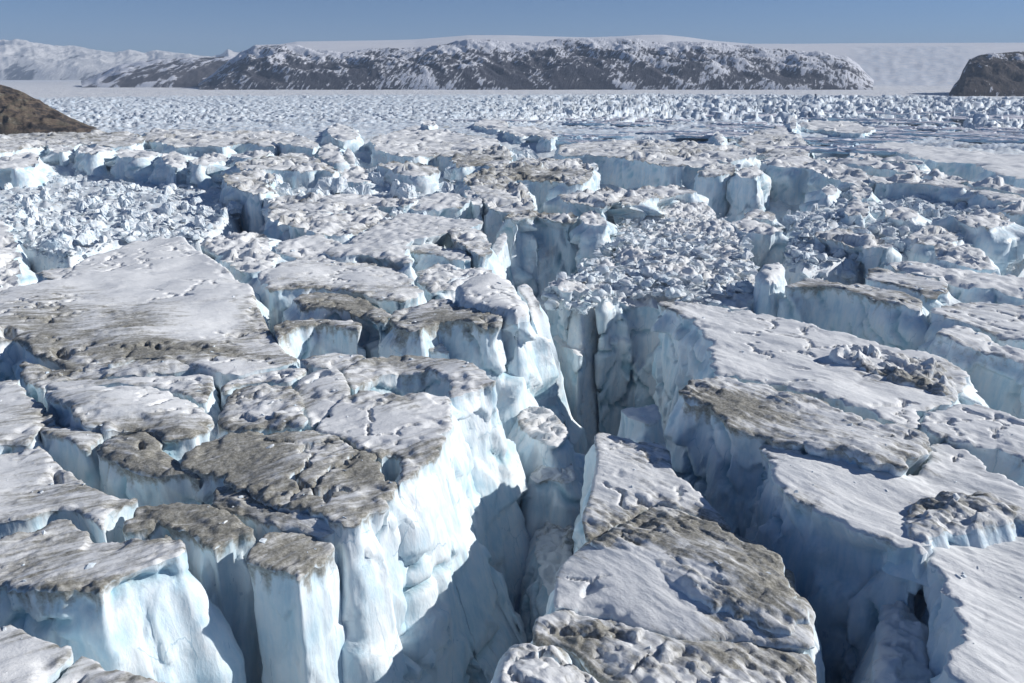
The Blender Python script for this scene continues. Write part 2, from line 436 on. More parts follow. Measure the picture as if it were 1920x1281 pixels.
    if lump:
        c1, c2, cv, ct = cells2(X / 3.4 + fbm(X / 4, Y / 4, None, 2, 3) * .5, Y / 3.4, sd + 2)
        Z += lump * ((cv - .35) * 1.2 + ct * 1.9 - .5 * np.exp(-(c2 - c1) * 16) + fbm(X / 1.6, Y / 1.6, None, 3, sd + 9) * .55) * sm(0, 2.2, D)
    if dome: Z += dome * (1 - np.exp(-D / max(2.0, thick * .3)))
    for wx, wy, rx, ry, qx, qy, dp in PITW:
        q = ((ppx - qx) / rx) ** 2 + ((ppy - qy) / ry) ** 2 + .5 * fbm(X / 3, Y / 3, None, 2, 14)
        Z -= dp * sm(1.15, .55, q) * np.clip(D / 3, 0, 1)
    org = np.array([B[:, 0].mean(), B[:, 1].mean(), float(np.median(zb))])
    cap = np.stack([X, Y, Z], 1)
    # wall rings
    zB = Z[:nb] if nv == len(vs) else B[:, 2]
    n5 = normals(B, max(2, int(3.0 / s))); n5 = (n5 + np.roll(n5, 1, 0) + np.roll(n5, -1, 0)); n5 /= np.hypot(n5[:, 0], n5[:, 1])[:, None] + 1e-9
    depth = max(1.0, float(np.median(zb)) - base)
    M = int(np.clip(depth / s, 5, 90)); T = depth * (np.arange(M + 1) / M) ** 1.3
    tt = np.broadcast_to(T[:, None], (M + 1, nb)); bx = np.broadcast_to(B[None, :, 0], tt.shape); by = np.broadcast_to(B[None, :, 1], tt.shape)
    wz = zB[None, :] - tt
    big = max(1.0, min(1.6, dist / 160))
    f1 = facets(bx / (14 * big), by / (14 * big), wz / (24 * big), 7, 2.5) * 3.2 * big + facets(bx / (5.2 * big) + .3, by / (5.2 * big), wz / (9 * big), 19, 2.6) * .95 * big + facets(bx / 1.5, by / 1.5, wz / 2.6, 23, 2.0) * .17
    fl = fbm(bx / 1.7, by / 1.7, wz / 11, 3, 27) * .1 + fbm(bx / 14, by / 14, wz / 22, 2, 29) * .4
    ramp_ = sm(0, 5.0, tt)
    lim = min(1.0, thick / 9)
    fl_ = flare if fdir is None else flare + fdir[1] * np.clip(n5[:, 0] * math.cos(math.radians(fdir[0])) + n5[:, 1] * math.sin(math.radians(fdir[0])), 0, 1)[None, :] ** 2
    uu = (bx * .8 - by * .6) / 11 + wz * .05 + fbm(bx / 16, by / 16, wz / 16, 3, 45) * .55
    vv = (bx * .5 + by * .87) / 16 - wz * .06 + fbm(bx / 14, by / 14, wz / 14, 3, 46) * .55
    crack = np.maximum(np.exp(-((uu - np.round(uu)) * 10 / .55) ** 2) * sm(-.02, .2, fbm(bx / 20, by / 20, wz / 25, 2, 47)),
                       np.exp(-((vv - np.round(vv)) * 15 / .55) ** 2) * sm(-.02, .2, fbm(bx / 20, by / 20, wz / 25, 2, 48)))
    off = (fl_ - flare) * np.minimum(tt, 16) + flare * tt + facet * lim * ramp_ * (f1 + fl) + fbm(bx / .9, by / .9, wz / 1.6, 2, 43) * .08 * ramp_ - .28 * lim * np.exp(-((tt - 1.6) / 1.1) ** 2)
    kk = .85 * sm(.5, 7, tt); bx = bx + (B0[None, :, 0] - bx) * kk; by = by + (B0[None, :, 1] - by) * kk
    off = off - 2.0 * lim * crack * sm(0, 2, tt)
    wx = bx + n5[None, :, 0] * off; wy = by + n5[None, :, 1] * off
    dripn = drip * (.35 + 1.6 * np.clip(fbm(bx / 1.9, by / 1.9, None, 3, 63) + .25, 0, 1.4))
    dB = dv[:nb] if nv == len(vs) else np.full(nb, dirt)
    dw = np.clip((.12 + .75 * np.broadcast_to(dB[None, :], tt.shape)) * np.exp(-(tt / dripn.clip(.15)) ** 2) * 1.05
                 + .42 * sm(.16, .5, fbm(bx / 6, by / 6, wz / 14, 3, 71)) * np.exp(-tt / 12) * dirt, 0, 1)
    wall = np.stack([wx, wy, wz], -1).reshape(-1, 3)
    fw = grid_faces(M + 1, nb, True)[:, ::-1]
    wname = name if parent is not None else 'ice_cliff'
    me_w = mesh_np(wname, wall - org, [fw], ICE, True, {'dirt': dw.ravel(), 'crack': (crack * sm(0, 2, tt)).ravel()})
    me_c = mesh_np(capname, cap - org, [tri], capmat or SNOW, True, {'dirt': dv, 'ga': al, 'gc': ac})
    STATS[0] += len(wall) + len(cap)
    # loose lumps that lie along the rims
    near_rim = np.flatnonzero((D < 7) & (D > .4))
    k = int(min(len(near_rim) * .5, crumbs * L.sum() / (3.2 * (1 + dist / 250))))
    if k > 0:
        pick = RNG.choice(near_rim, k, p=None)
        keep = (fbm(X[pick] / 11, Y[pick] / 11, None, 2, 55) > -.05)
        for i in pick[keep]: CRUMBS.append((X[i], Y[i], Z[i], dist))
    if parent is None:
        o = link(name, None, None, org); tag(o, label, cat, group, 'thing')
        link(wname, me_w, o); link(capname, me_c, o)
    else:
        po = np.array(parent.location)
        o = link(name, me_w, parent, org - po); link(capname, me_c, o)
    return o
SUN_EL, SUN_AZ, SUN, SKY, EXPO, HAZE = 27.0, 80.0, 4.8, .07, 0.1, 6e-5
SKYP = (3000, .85, 0.0, 7.0)
# ------------------------------------------------------------------ the ice blocks, outlines of their tops as (x, y) of the photograph
S, K, T = 'ice_slab', 'ice_block', 'serac'
def bl(name, label, pts, **k):
    return block(name, {'ice_slab': 'ice slab', 'ice_block': 'ice block', 'serac': 'ice tower', 'snow_plateau': 'snow plateau'}[name], label, pts, **k)

NEARL = dict(grain=32, dirt=.42, rough=.28)
# --- left foreground
bl(K, 'brown streaked ice block cut off by the bottom left corner of the photo', [(-80,1178),(0,1177),(43,1183),(83,1200),(110,1223),(127,1217),(133,1230),(100,1255),(83,1270),(70,1340),(0,1350),(-80,1350)], z=2, **NEARL)
bl(K, 'low dirty ice block on the bottom edge beside the brown corner block', [(90,1275),(135,1238),(153,1221),(183,1230),(233,1247),(300,1264),(353,1283),(430,1340),(80,1345)], z=1.5, **NEARL)
bl(K, 'big foreground block with brown top, fluted shaded front, smooth white sunlit end',
   [(-80,1092),(0,1087),(40,1095),(75,1098),(120,1108),(185,1106),(210,1085),(235,1075),(313,1048),(335,1045),(357,1030),(340,1010),(312,984),(280,1003),(205,1008),(165,985),(140,968),(100,966),(60,985),(0,992),(-80,995)], grain=28, dirt=.55, rough=.34, drip=2.6, flare=.0, fdir=(-15, .34), z=2.5, facet=.6)
bl(S, 'pale streaked slab with a black slit crack, behind the white walled foreground block',
   [(-80,842),(0,842),(60,838),(77,832),(107,867),(143,887),(173,910),(207,927),(223,933),(263,934),(232,952),(200,975),(195,1000),(165,978),(140,962),(100,960),(60,978),(0,985),(-80,988)], grain=25, dirt=.3, rough=.22)
bl(S, 'dirty left edge slab ending in a narrow teal crack beside the snow dome', [(-80,718),(0,712),(33,706),(47,738),(76,752),(101,785),(85,795),(74,806),(60,832),(0,836),(-80,836)], grain=25, dirt=.5)
bl(K, 'small brown capped block with a hole-dark notch at the head of the teal crevasse', [(72,803),(95,789),(133,800),(197,814),(172,843),(160,847),(127,832),(83,822)], grain=10, dirt=.6, drip=2.2)
bl(K, 'brown ridged block above the teal crevasse wall with a white sunlit end', [(175,846),(200,819),(250,808),(287,810),(325,856),(370,873),(377,890),(345,884),(300,887),(257,878),(215,868)], grain=-20, dirt=.75, rough=.4, drip=2.4, dome=.8)
bl(S, 'domed grey snow slab with brown lower rim and white sunlit right end', [(83,745),(100,736),(160,731),(217,727),(300,730),(353,748),(387,764),(402,785),(392,800),(345,815),(312,822),(288,806),(250,803),(197,806),(133,792),(110,768)], z=1, grain=18, dirt=.25, dome=1.4)
bl(S, 'long thin dirty strip of ice above the domed snow slab', [(78,722),(100,713),(160,706),(217,710),(270,707),(333,699),(380,697),(400,702),(393,735),(382,757),(352,742),(300,724),(217,720),(150,727),(100,731)], grain=15, dirt=.5, z=.5)
bl(S, 'dirty grey strip of ice along the lower edge of the broad snow plateau', [(35,700),(40,672),(80,677),(150,684),(215,675),(262,678),(330,682),(375,691),(332,695),(267,702),(215,705),(160,701),(100,708),(75,718),(58,710)], grain=15, dirt=.45, lump=.3)
bl(S, 'flat grey slab between the snow plateau and the crumbled brown strip', [(195,690),(240,674),(275,667),(320,658),(400,658),(480,661),(540,660),(560,668),(542,681),(490,692),(440,702),(402,698),(378,690),(335,680),(265,674)], z=.5, grain=20, dirt=.35)
bl('snow_plateau', 'broad flat grey snow plateau with few cracks, largest unbroken top of all',
   [(-80,562),(0,549),(22,543),(60,540),(95,530),(130,516),(140,492),(205,472),(240,456),(300,449),(345,448),(368,466),(402,490),(447,516),(472,531),(482,560),(500,588),(510,610),(522,634),(562,660),(545,655),(480,655),(400,650),(320,650),(275,661),(240,666),(170,680),(118,675),(100,664),(60,655),(28,630),(0,637),(-80,645)], z=1, grain=22, dirt=.22, rough=.2, lip=1.0, und=1.0)
# --- between plateau and the lit wall
bl(K, 'crumbled greyish block with brown bits right of the domed snow slab', [(405,790),(418,765),(422,740),(448,722),(500,716),(552,730),(578,785),(570,800),(500,796),(440,802)], z=.5, grain=30, dirt=.45, rough=.35, lump=.5)
bl(K, 'pale block with a bright triangular sunlit face above the big brown slab', [(548,722),(562,702),(600,692),(640,694),(660,733),(640,757),(600,775),(582,792),(560,752)], z=1, grain=30, dirt=.2, und=.8, dome=.6)
bl(K, 'small pale crumbly block with a round hollow near its middle', [(410,735),(425,715),(470,700),(530,688),(580,690),(560,706),(540,722),(500,714),(450,720)], grain=30, dirt=.3, lump=.5)
bl(K, 'small snowy block with white sunlit end at the foot of the plateau', [(560,676),(600,664),(640,662),(690,668),(660,690),(620,692),(580,690)], z=.5, dirt=.15, dome=.5)
bl(S, 'big mid brown slab with a rough dirt streaked top and long sunlit wall below', [(335,862),(400,822),(470,802),(560,806),(592,801),(660,832),(705,858),(720,886),(741,906),(735,932),(690,962),(652,986),(636,972),(600,966),(560,950),(512,942),(482,920),(440,902),(400,888),(370,879)], z=.8, grain=32, dirt=.75, rough=.36, flare=.16)
bl(K, 'narrow blue sided ice fin split off the front of the big brown slab', [(392,942),(400,908),(432,903),(470,927),(510,955),(560,967),(600,975),(634,981),(625,1000),(600,1002),(575,994),(520,988),(470,963)], z=-.5, grain=-25, dirt=.4, rough=.3, flare=.1)
bl(K, 'front ice tower with black dirt on its shaded lip and a cracked bright sunlit wall', [(460,1051),(480,1027),(500,1002),(525,996),(567,994),(600,1006),(622,1008),(627,1020),(607,1042),(580,1066),(556,1084),(535,1068),(493,1062)], z=-.5, grain=50, dirt=.6, rough=.4, drip=3, flare=.0, cracks=0, slump=.3)
bl(K, 'ice block with brown top and white end face over the dark blue slot', [(225,990),(232,970),(260,950),(320,939),(415,954),(470,978),(478,990),(433,1005),(393,1025),(360,1000),(320,984),(300,976),(250,992)], z=0, grain=15, dirt=.65, rough=.32, drip=2.4, flare=.02)
bl(S, 'snow topped block with a small teal cleft and a tall bright sunlit wall', [(585,797),(620,768),(650,748),(672,738),(695,740),(740,742),(800,738),(838,741),(850,748),(842,790),(832,830),(792,868),(762,900),(747,908),(741,903),(758,884),(752,858),(740,845),(722,850),(716,860),(705,853),(660,826),(620,808)], z=1, grain=32, dirt=.25, rough=.3, flare=.2)
bl(S, 'block with a crescent shaped hollow scooped from its near edge', [(642,694),(662,680),(700,668),(740,662),(790,661),(860,671),(918,694),(932,712),(905,722),(880,728),(842,738),(845,718),(838,703),(800,688),(773,685),(735,690),(707,697),(680,712),(662,728)], z=1.2, grain=20, dirt=.4, rough=.3, drip=3, flare=.22)
bl(K, 'snow domed ice block at the head of the sunlit wall, highest of its row', [(848,542),(880,526),(925,514),(955,523),(975,546),(988,570),(996,590),(975,600),(945,594),(910,582),(860,566)], z=3, dirt=.1, rough=.2, dome=1.5, lip=2.5, flare=.25)
bl(K, 'ice block with a black brown cornice above its shaded white fluted face', [(727,573),(785,559),(835,556),(857,570),(900,584),(942,596),(938,612),(905,614),(875,604),(828,598),(800,612),(788,622),(737,610)], z=2, grain=10, dirt=.6, rough=.35, drip=4, flare=.22)
bl(T, 'ragged sunlit ice spur dropping from the domed block into the crevasse', [(968,540,1),(985,530,2),(1000,545,0),(1015,580,-3),(1030,620,-9),(1048,675,-17),(1055,720,-24),(1040,725,-24),(1022,670,-15),(1005,615,-6),(990,575,-2)], dirt=.1, flare=.25, facet=1.3, rough=.3, res=.8)
bl(K, 'ice block with brown rim and a pit of blue shade in its front wall', [(515,607),(540,592),(600,584),(650,592),(680,607),(674,618),(640,612),(600,606),(560,612),(530,625),(518,632)], z=.5, grain=15, dirt=.7, rough=.35, drip=3)
bl(K, 'dirt ridged ice block behind a narrow teal crack, ending in a blunt white nose', [(552,561),(575,547),(640,545),(692,560),(735,588),(728,604),(705,606),(680,592),(640,580),(600,578),(565,576)], z=.8, grain=10, dirt=.7, rough=.4, drip=1.5)
bl(K, 'small bare ice block in the blue well under the domed snow block', [(737,640),(760,625),(790,628),(820,640),(850,660),(800,662),(760,660)], z=-4, dirt=.2, base=-40)
bl(S, 'lavender snow slab with dirt band along the near side above the blue well', [(480,520),(520,500),(560,488),(600,486),(650,492),(700,488),(745,500),(775,520),(790,545),(745,562),(700,556),(640,540),(590,536),(545,540),(510,545)], z=.5, grain=15, dirt=.4, rough=.3)
bl(S, 'wedge of pale snow with a teal shadowed hollow on its near side', [(510,462),(540,450),(600,442),(640,452),(652,462),(620,476),(590,482),(560,480),(528,474)], z=.8, dirt=.3)
bl(S, 'smooth lavender snow slab sloping to a blunt dirty cliff beside the tall towers', [(600,470),(640,452),(680,430),(720,408),(760,398),(800,400),(870,412),(905,416),(900,428),(862,430),(838,438),(800,450),(762,455),(765,478),(772,500),(745,492),(700,480),(640,482)], z=1, grain=20, dirt=.2, rough=.2, chaos=.25)
bl(K, 'blunt ice block with black dirt drips over its rim beside the deep blue slot', [(836,437),(856,429),(890,428),(908,432),(915,446),(925,470),(905,478),(880,470),(850,450)], z=1, dirt=.6, drip=4, rough=.35, flare=.16)
bl(K, 'long narrow ice bar with brown crest below the blunt dirty block', [(757,458),(790,452),(830,457),(870,472),(885,486),(870,492),(835,482),(800,474),(772,472)], z=-1, dirt=.6, grain=-10, rough=.35)
bl(K, 'low crumbling ice block at the foot of the blunt dirty cliff', [(775,505),(820,490),(870,498),(920,500),(935,512),(890,520),(850,540),(800,545)], z=-1.5, dirt=.4, lump=1.0, rough=.35)
# --- the deep channel and the debris in it
bl(K, 'bright ledge of broken ice caught low in the crevasse under the sunlit wall', [(968,770),(990,756),(1030,765),(1060,790),(1068,820),(1040,838),(1000,822),(975,800)], z=-18, dirt=.2, lump=1.0, flare=.3, base=-60)
bl(K, 'shadowed blue ice block jammed between the crevasse walls', [(990,890),(1010,870),(1045,858),(1075,868),(1082,895),(1060,905),(1030,898),(1005,905)], z=-24, dirt=.3, lump=.8, flare=.2, base=-60)
bl(K, 'lowest shadowed ledge of blue ice deep in the crevasse', [(1000,1000),(1030,960),(1065,958),(1080,1000),(1075,1080),(1040,1110),(1010,1080)], z=-33, dirt=.2, lump=1.2, flare=.25, base=-60)
bl(T, 'small broken ice fin standing at the foot of the shaded right wall', [(1162,772),(1180,766),(1210,765),(1232,760),(1240,790),(1215,800),(1185,790)], z=-14, dirt=.1, flare=.2, base=-60)
bl(K, 'ice block buried under the debris heap, its pale shaded wall closing the crevasse',
   [(1124,567),(1165,557),(1235,563),(1300,575),(1400,583),(1426,560),(1416,500),(1396,440),(1300,373),(1185,388),(1152,440),(1168,520),(1162,545)], z=-7, dirt=.1, lump=1.6, flare=.0, base=-60, und=2.4, facet=.7)
bl(K, 'low debris topped block hanging over the dark slot at the crevasse head',
   [(1022,549),(1060,522),(1100,502),(1138,472),(1150,500),(1158,530),(1140,545),(1105,556),(1060,567),(1035,563)], z=-7, dirt=.15, lump=1.6, flare=-.2, base=-60, und=2.0)
bl(K, 'dark teal shadowed ice block beside the black slit at the crevasse head',
   [(1022,562),(1060,557),(1098,560),(1106,585),(1102,640),(1088,672),(1062,655),(1020,625),(1000,585)], z=-22, dirt=.0, lump=.8, flare=.0, base=-60, facet=.4)
# --- right lower blocks inside the great crevasse
RB = dict(grain=-50, rough=.34, slope=.012)
bl(K, 'knob of ice with dirty crown and snow saddle, farthest of the sunken foreground blocks', [(1113,813),(1125,804),(1165,813),(1200,821),(1240,831),(1257,850),(1262,888),(1310,922),(1345,960),(1377,1000),(1320,974),(1260,950),(1230,942),(1180,974),(1130,1001),(1098,1014),(1090,967),(1105,930),(1112,890),(1119,850)], z=-7, dirt=.25, flare=.1, **RB)
bl(K, 'sunken foreground block with white snow apron and thick brown dirt on its crest', [(1097,1016),(1130,1004),(1180,978),(1230,945),(1260,953),(1320,978),(1380,1005),(1430,1023),(1452,1033),(1447,1063),(1490,1073),(1493,1110),(1513,1130),(1530,1157),(1524,1180),(1529,1220),(1450,1210),(1380,1194),(1280,1198),(1200,1169),(1150,1144),(1100,1134),(1060,1127),(1037,1130),(1042,1067),(1053,1047),(1085,1026)], z=-7, dirt=.3, flare=.1, dome=1.2, **RB)
bl(K, 'dirty broken foreground block with teal cracks on the bottom edge in the great crevasse', [(998,1161),(1006,1144),(1040,1134),(1060,1130),(1100,1141),(1150,1150),(1200,1176),(1280,1205),(1380,1200),(1450,1216),(1530,1226),(1534,1345),(1200,1345),(1160,1282),(1112,1256),(1078,1216),(1050,1202),(1000,1196)], z=-7.5, dirt=.55, flare=.08, lump=.5, drip=2, **RB)
bl(K, 'rounded snowy ice knob with a brown patch at the bottom centre of the photo', [(918,1283),(927,1232),(950,1198),(980,1196),(1000,1200),(1050,1203),(1074,1214),(1078,1242),(1110,1262),(1155,1287),(1190,1350),(905,1350)], z=-7, dirt=.2, dome=1.5, lip=2.6, lump=.7, flare=.12, **RB)
# --- the long right slab
SL = dict(grain=-52, rough=.3, flare=.06, slump=.4, slope=.012)
slab = bl(S, 'long snow slab at the right crevasse rim with a rubble ridge along its far side',
   [(1235,563),(1290,566),(1350,573),(1400,581),(1445,591),(1488,604),(1560,620),(1640,640),(1720,655),(1780,671),(1812,702),(1810,726),(1780,742),(1736,766),(1724,800),(1690,798),(1640,776),(1580,757),(1510,735),(1450,712),(1400,700),(1338,690),(1332,645),(1300,605),(1262,585)], z=0, dirt=.14, und=.9, drip=1.6, **SL)
ridge = bl(S, 'silt brown hummocky ridge of ice whose blunt nose overhangs the right crevasse wall',
   [(1262,728),(1300,708),(1340,694),(1400,704),(1450,716),(1510,739),(1580,761),(1640,780),(1690,802),(1722,806),(1750,820),(1735,850),(1720,870),(1690,882),(1640,870),(1580,850),(1530,840),(1480,828),(1440,810),(1400,798),(1366,790),(1332,755),(1290,742)], z=.7, dirt=.5, lump=.2, und=.8, drip=2.4, **{**SL, 'rough': .42})
low = bl(S, 'white drifted snow slab with a brown lip, directly below the silt brown ridge',
   [(1430,813),(1442,813),(1480,831),(1530,843),(1580,853),(1640,873),(1690,885),(1722,874),(1740,852),(1754,822),(1800,831),(1850,858),(1885,890),(1920,913),(2040,960),(2040,1012),(1920,986),(1850,962),(1785,962),(1748,992),(1738,1046),(1690,1022),(1650,1005),(1600,986),(1555,968),(1500,940),(1460,912),(1442,880),(1438,840)], z=-.4, dirt=.12, und=1.1, drip=2.0, **SL)
bl(S, 'smooth white snow slab filling the bottom right corner of the photo',
   [(1742,1046),(1752,996),(1788,966),(1850,966),(1920,990),(2040,1016),(2040,1350),(1765,1350),(1785,1260),(1792,1180),(1785,1130),(1765,1085)], z=-.9, dirt=.1, und=.9, drip=1.6, **SL)
sunk = [o for o in COL.objects if str(o.get('label', '')).startswith('sunken foreground')][0]
block('dirt_crust', None, None, [(1102,1014),(1160,985),(1232,946),(1275,958),(1330,980),(1378,1005),(1425,1026),(1448,1045),(1470,1075),(1500,1120),(1522,1165),(1500,1195),(1420,1172),(1340,1135),(1270,1096),(1215,1060),(1160,1032)], z=-5.9, base=-9.5, dirt=.38, grain=-50, lump=.2, rough=.35, und=1.2, flare=.35, parent=sunk, capname='dirty_rubble', lip=1.4, facet=.5, res=.8)
block('rubble_ridge', None, None, [(1560,660),(1590,645),(1640,645),(1700,660),(1770,676),(1808,704),(1804,722),(1770,728),(1720,712),(1670,700),(1620,684)], z=1.2, base=-4, dirt=.42, grain=-50, lump=1.5, rough=.5, flare=.3, parent=slab, capname='rubble_crust', lip=1.6, facet=.5, res=.8)
block('broken_lip', None, None, [(1690,965),(1720,935),(1770,925),(1850,930),(1905,950),(1900,985),(1840,990),(1780,1000),(1740,1020),(1700,1005)], z=.1, base=-4, slope=0, dirt=.5, grain=-50, lump=.7, rough=.4, flare=.9, parent=low, capname='rubble_crust', lip=1.0, facet=.5, res=.8)
block('broken_lip', None, None, [(1660,1090),(1690,1078),(1725,1085),(1752,1120),(1762,1180),(1752,1260),(1730,1330),(1640,1330),(1640,1240),(1650,1150)], z=-9, base=-60, slope=0, dirt=.1, grain=-50, lump=1.0, rough=.3, flare=.14, parent=low, capname='rubble_crust', lip=2.4, facet=.8, res=.9)
bl(S, 'snow slab with a shaded overhung front, at the right edge behind the long slab', [(1727,798),(1737,776),(1770,762),(1800,752),(1850,768),(1920,788),(2040,815),(2040,905),(1960,880),(1920,862),(1890,842),(1850,832),(1800,822),(1752,812)], z=.6, grain=-50, dirt=.15, drip=3, und=.6)
# --- rows behind the long slab
RW = dict(grain=-48, rough=.3)
bl(S, 'ice slab with a long blue shaded wall and dirty crest, split by one crack', [(1470,531),(1500,521),(1527,516),(1560,526),(1620,531),(1652,536),(1715,556),(1731,572),(1727,582),(1680,572),(1600,547),(1555,534),(1520,532)], z=1, dirt=.5, drip=2.5, base=-36, **RW)
bl(T, 'rounded smooth ice pillar standing alone beside the blue shaded wall', [(1415,508),(1428,494),(1445,487),(1462,487),(1472,498),(1470,515),(1450,522),(1428,520)], z=2, dirt=.05, lip=3, rough=.15, flare=.12, facet=.6, base=-34, res=.7)
bl(S, 'dirty wedge of ice behind the blue shaded wall, black gap at its left end', [(1622,507),(1642,497),(1702,515),(1775,531),(1782,551),(1748,561),(1690,537),(1632,522)], z=1, dirt=.65, base=-34, **RW)
bl(S, 'long clean white snow slab just below the crumbled blocks at the right edge', [(1650,487),(1700,490),(1780,500),(1920,521),(2040,538),(2040,570),(1920,549),(1800,536),(1720,516),(1668,497)], z=1.2, dirt=.08, base=-34, **RW)
bl(S, 'snow slab with scattered dirt lumps, middle of the slabs along the right edge', [(1742,582),(1772,562),(1832,556),(1920,571),(2040,588),(2040,655),(1920,634),(1880,630),(1822,608),(1772,594)], z=1, dirt=.3, base=-36, **RW)
bl(S, 'pale snow slab with rounded sunlit end and dripping dirty rim at the right edge', [(1752,628),(1790,607),(1822,612),(1862,632),(1890,648),(1920,655),(2040,685),(2040,720),(1920,672),(1880,664),(1832,655),(1782,643)], z=1, dirt=.4, drip=3, base=-40, **RW)
bl(S, 'flat slab with a tall pale wall, right of the rubble ridge on the long slab', [(1800,672),(1830,662),(1880,672),(1920,682),(2040,712),(2040,780),(1960,755),(1920,742),(1870,720),(1830,705)], z=-9, dirt=.15, base=-45, **RW)
bl(K, 'crumbled pale blocks fused in one ridge above the long white slab', [(1752,462),(1790,458),(1832,468),(1858,488),(1872,502),(1835,506),(1790,496),(1758,486)], z=1, dirt=.1, lump=1.4, base=-34, facet=1.3)
bl(K, 'ice bar with crusted dirty crest running through the right hand rubble', [(1520,432),(1560,425),(1600,432),(1650,446),(1678,460),(1660,470),(1610,458),(1560,447)], z=-1, dirt=.5, drip=2, base=-30, lump=.5)
# --- towers in the centre
CT = dict(grain=8, rough=.3, base=-38)
bl(T, 'tall blue shaded ice tower left of the broad central tower, with a thin dirty top', [(880,350),(905,345),(960,345),(985,351),(1000,372),(1003,388),(965,392),(935,395),(915,385),(905,370),(890,362)], z=1, dirt=.45, **CT)
bl(T, 'broad central ice tower with a dark dirt rim and one sunlit right edge', [(945,408),(962,393),(1000,391),(1040,399),(1072,396),(1082,402),(1078,412),(1050,412),(1000,409),(965,416)], z=1, dirt=.5, drip=3, flare=.13, **CT)
bl(T, 'pocked sunlit ice tower leaning right of the broad central tower', [(1084,403),(1110,388),(1125,394),(1134,408),(1140,425),(1115,424),(1095,416)], z=1, dirt=.15, flare=.1, facet=1.3, **CT)
bl(K, 'flat topped ice block with snow cap behind the leaning sunlit tower', [(1043,369),(1060,356),(1100,353),(1145,352),(1182,362),(1172,378),(1150,386),(1130,393),(1108,385),(1075,382)], z=1.2, dirt=.4, **CT)
bl(K, 'bright white ended block beside the channel left of the tall blue tower', [(735,376),(790,366),(850,360),(868,366),(880,374),(872,383),(848,386),(815,388),(770,385)], z=1.2, dirt=.35, grain=12, base=-34, flare=.14)
bl(T, 'slender blue ice wedge in the gap behind the tall blue tower', [(868,357),(890,352),(905,370),(903,386),(890,384),(880,374)], z=.5, dirt=.1, base=-38)
bl(S, 'ice slab with a lumpy white sunlit right end above the debris heap', [(1168,366),(1190,352),(1240,349),(1270,344),(1300,350),(1306,360),(1270,364),(1240,371),(1210,379),(1180,384),(1162,386)], z=1.4, dirt=.35, flare=.2, facet=1.5, base=-32)
bl(T, 'square blue ice tower with dirty rim, front one of two beside the deep notch', [(1306,323),(1330,309),(1375,308),(1382,322),(1345,329)], z=1, dirt=.5, base=-32, facet=.7)
bl(T, 'bulging ice tower with hollow white foot, right one of two beside the deep notch', [(1377,328),(1395,311),(1420,305),(1433,322),(1418,335),(1395,334)], z=1, dirt=.35, base=-32, facet=1.3, flare=.1)
bl(S, 'long slab with a straight blue shaded cliff below it, centre right distance', [(1045,290),(1050,272),(1090,266),(1180,264),(1250,266),(1400,275),(1425,290),(1385,300),(1330,306),(1260,308),(1200,298),(1130,289)], z=1, dirt=.4, base=-30)
bl(S, 'slab with a wide blue cliff and dark rift, right of the bulging tower', [(1422,300),(1470,291),(1530,298),(1590,311),(1622,325),(1655,337),(1600,343),(1560,329),(1520,314),(1450,311)], z=1, dirt=.3, base=-28)
bl(T, 'blue ice block in front of the two towers, rubble at its feet', [(1370,418),(1400,410),(1450,420),(1472,432),(1440,440),(1390,432)], z=-4, dirt=.3, base=-34, facet=1.2)
bl(T, 'small pale ice stub between the two towers and the rubble', [(1392,398),(1420,391),(1450,397),(1458,408),(1430,412),(1402,408)], z=-3, dirt=.4, base=-30)
# --- middle distance, centre and left
MD = dict(grain=10, rough=.3, base=-26)
bl(S, 'brown rubbly slab with a small sunlit tower at its right tip', [(868,328),(900,316),(960,311),(1010,303),(1080,300),(1106,311),(1114,326),(1098,342),(1060,344),(1020,334),(960,334),(930,347),(890,347),(870,338)], z=1.2, dirt=.6, lump=.6, **MD)
bl(S, 'thin grey slab wedged behind the brown rubbly slab', [(905,309),(960,300),(1030,291),(1042,297),(1000,306),(930,316)], z=.8, dirt=.4, **MD)
bl(S, 'dirty boulder littered slab left of the white distant towers', [(840,297),(890,281),(930,273),(955,276),(962,300),(950,310),(900,308),(860,311)], z=1, dirt=.5, lump=.7, **MD)
bl(S, 'wide grey streaked slab in the distance under the lone white ice tooth', [(690,262),(760,243),(800,241),(860,249),(885,256),(930,259),(940,270),(900,284),(850,291),(800,286),(750,281),(700,270)], z=1, dirt=.35, **MD)
bl(S, 'slab with a smooth blue shaded end, upper one beside the dark distant rift', [(700,273),(745,276),(800,276),(822,286),(765,293),(705,283)], z=1.2, dirt=.3, **MD)
bl(S, 'slab with a smooth blue shaded end, lower one beside the dark distant rift', [(704,308),(740,303),(790,304),(832,316),(800,326),(762,327),(730,316)], z=1.2, dirt=.45, **MD)
bl(T, 'cluster of white distant towers above the grey littered slab', [(938,243),(965,236),(1000,236),(1040,245),(1047,257),(1030,264),(1000,252),(970,254)], z=2, dirt=.25, facet=1.6, grain=8, rough=.3, base=-26)
bl(T, 'jagged distant tower left of the white tower cluster', [(885,234),(905,223),(950,226),(956,240),(930,243),(910,240)], z=2, dirt=.3, facet=1.6, base=-24)
bl(S, 'pale domed slab with white broken front, middle distance left', [(442,316),(442,306),(474,303),(497,295),(526,289),(567,285),(601,298),(606,304),(632,312),(628,322),(600,318),(570,322),(540,318),(520,318),(484,320)], z=1, dirt=.4, flare=.12, **MD)
bl(S, 'low dirty slab below the pale domed slab, broken along its right side', [(420,340),(422,331),(445,322),(484,321),(512,322),(520,332),(500,345),(520,362),(480,368),(445,356)], z=0, dirt=.5, lump=.6, **MD)
bl(T, 'ragged white ice tower left of the dark distant rift', [(596,290),(602,274),(620,268),(634,276),(642,290),(650,304),(628,306),(610,300)], z=2, dirt=.1, facet=1.6, base=-28)
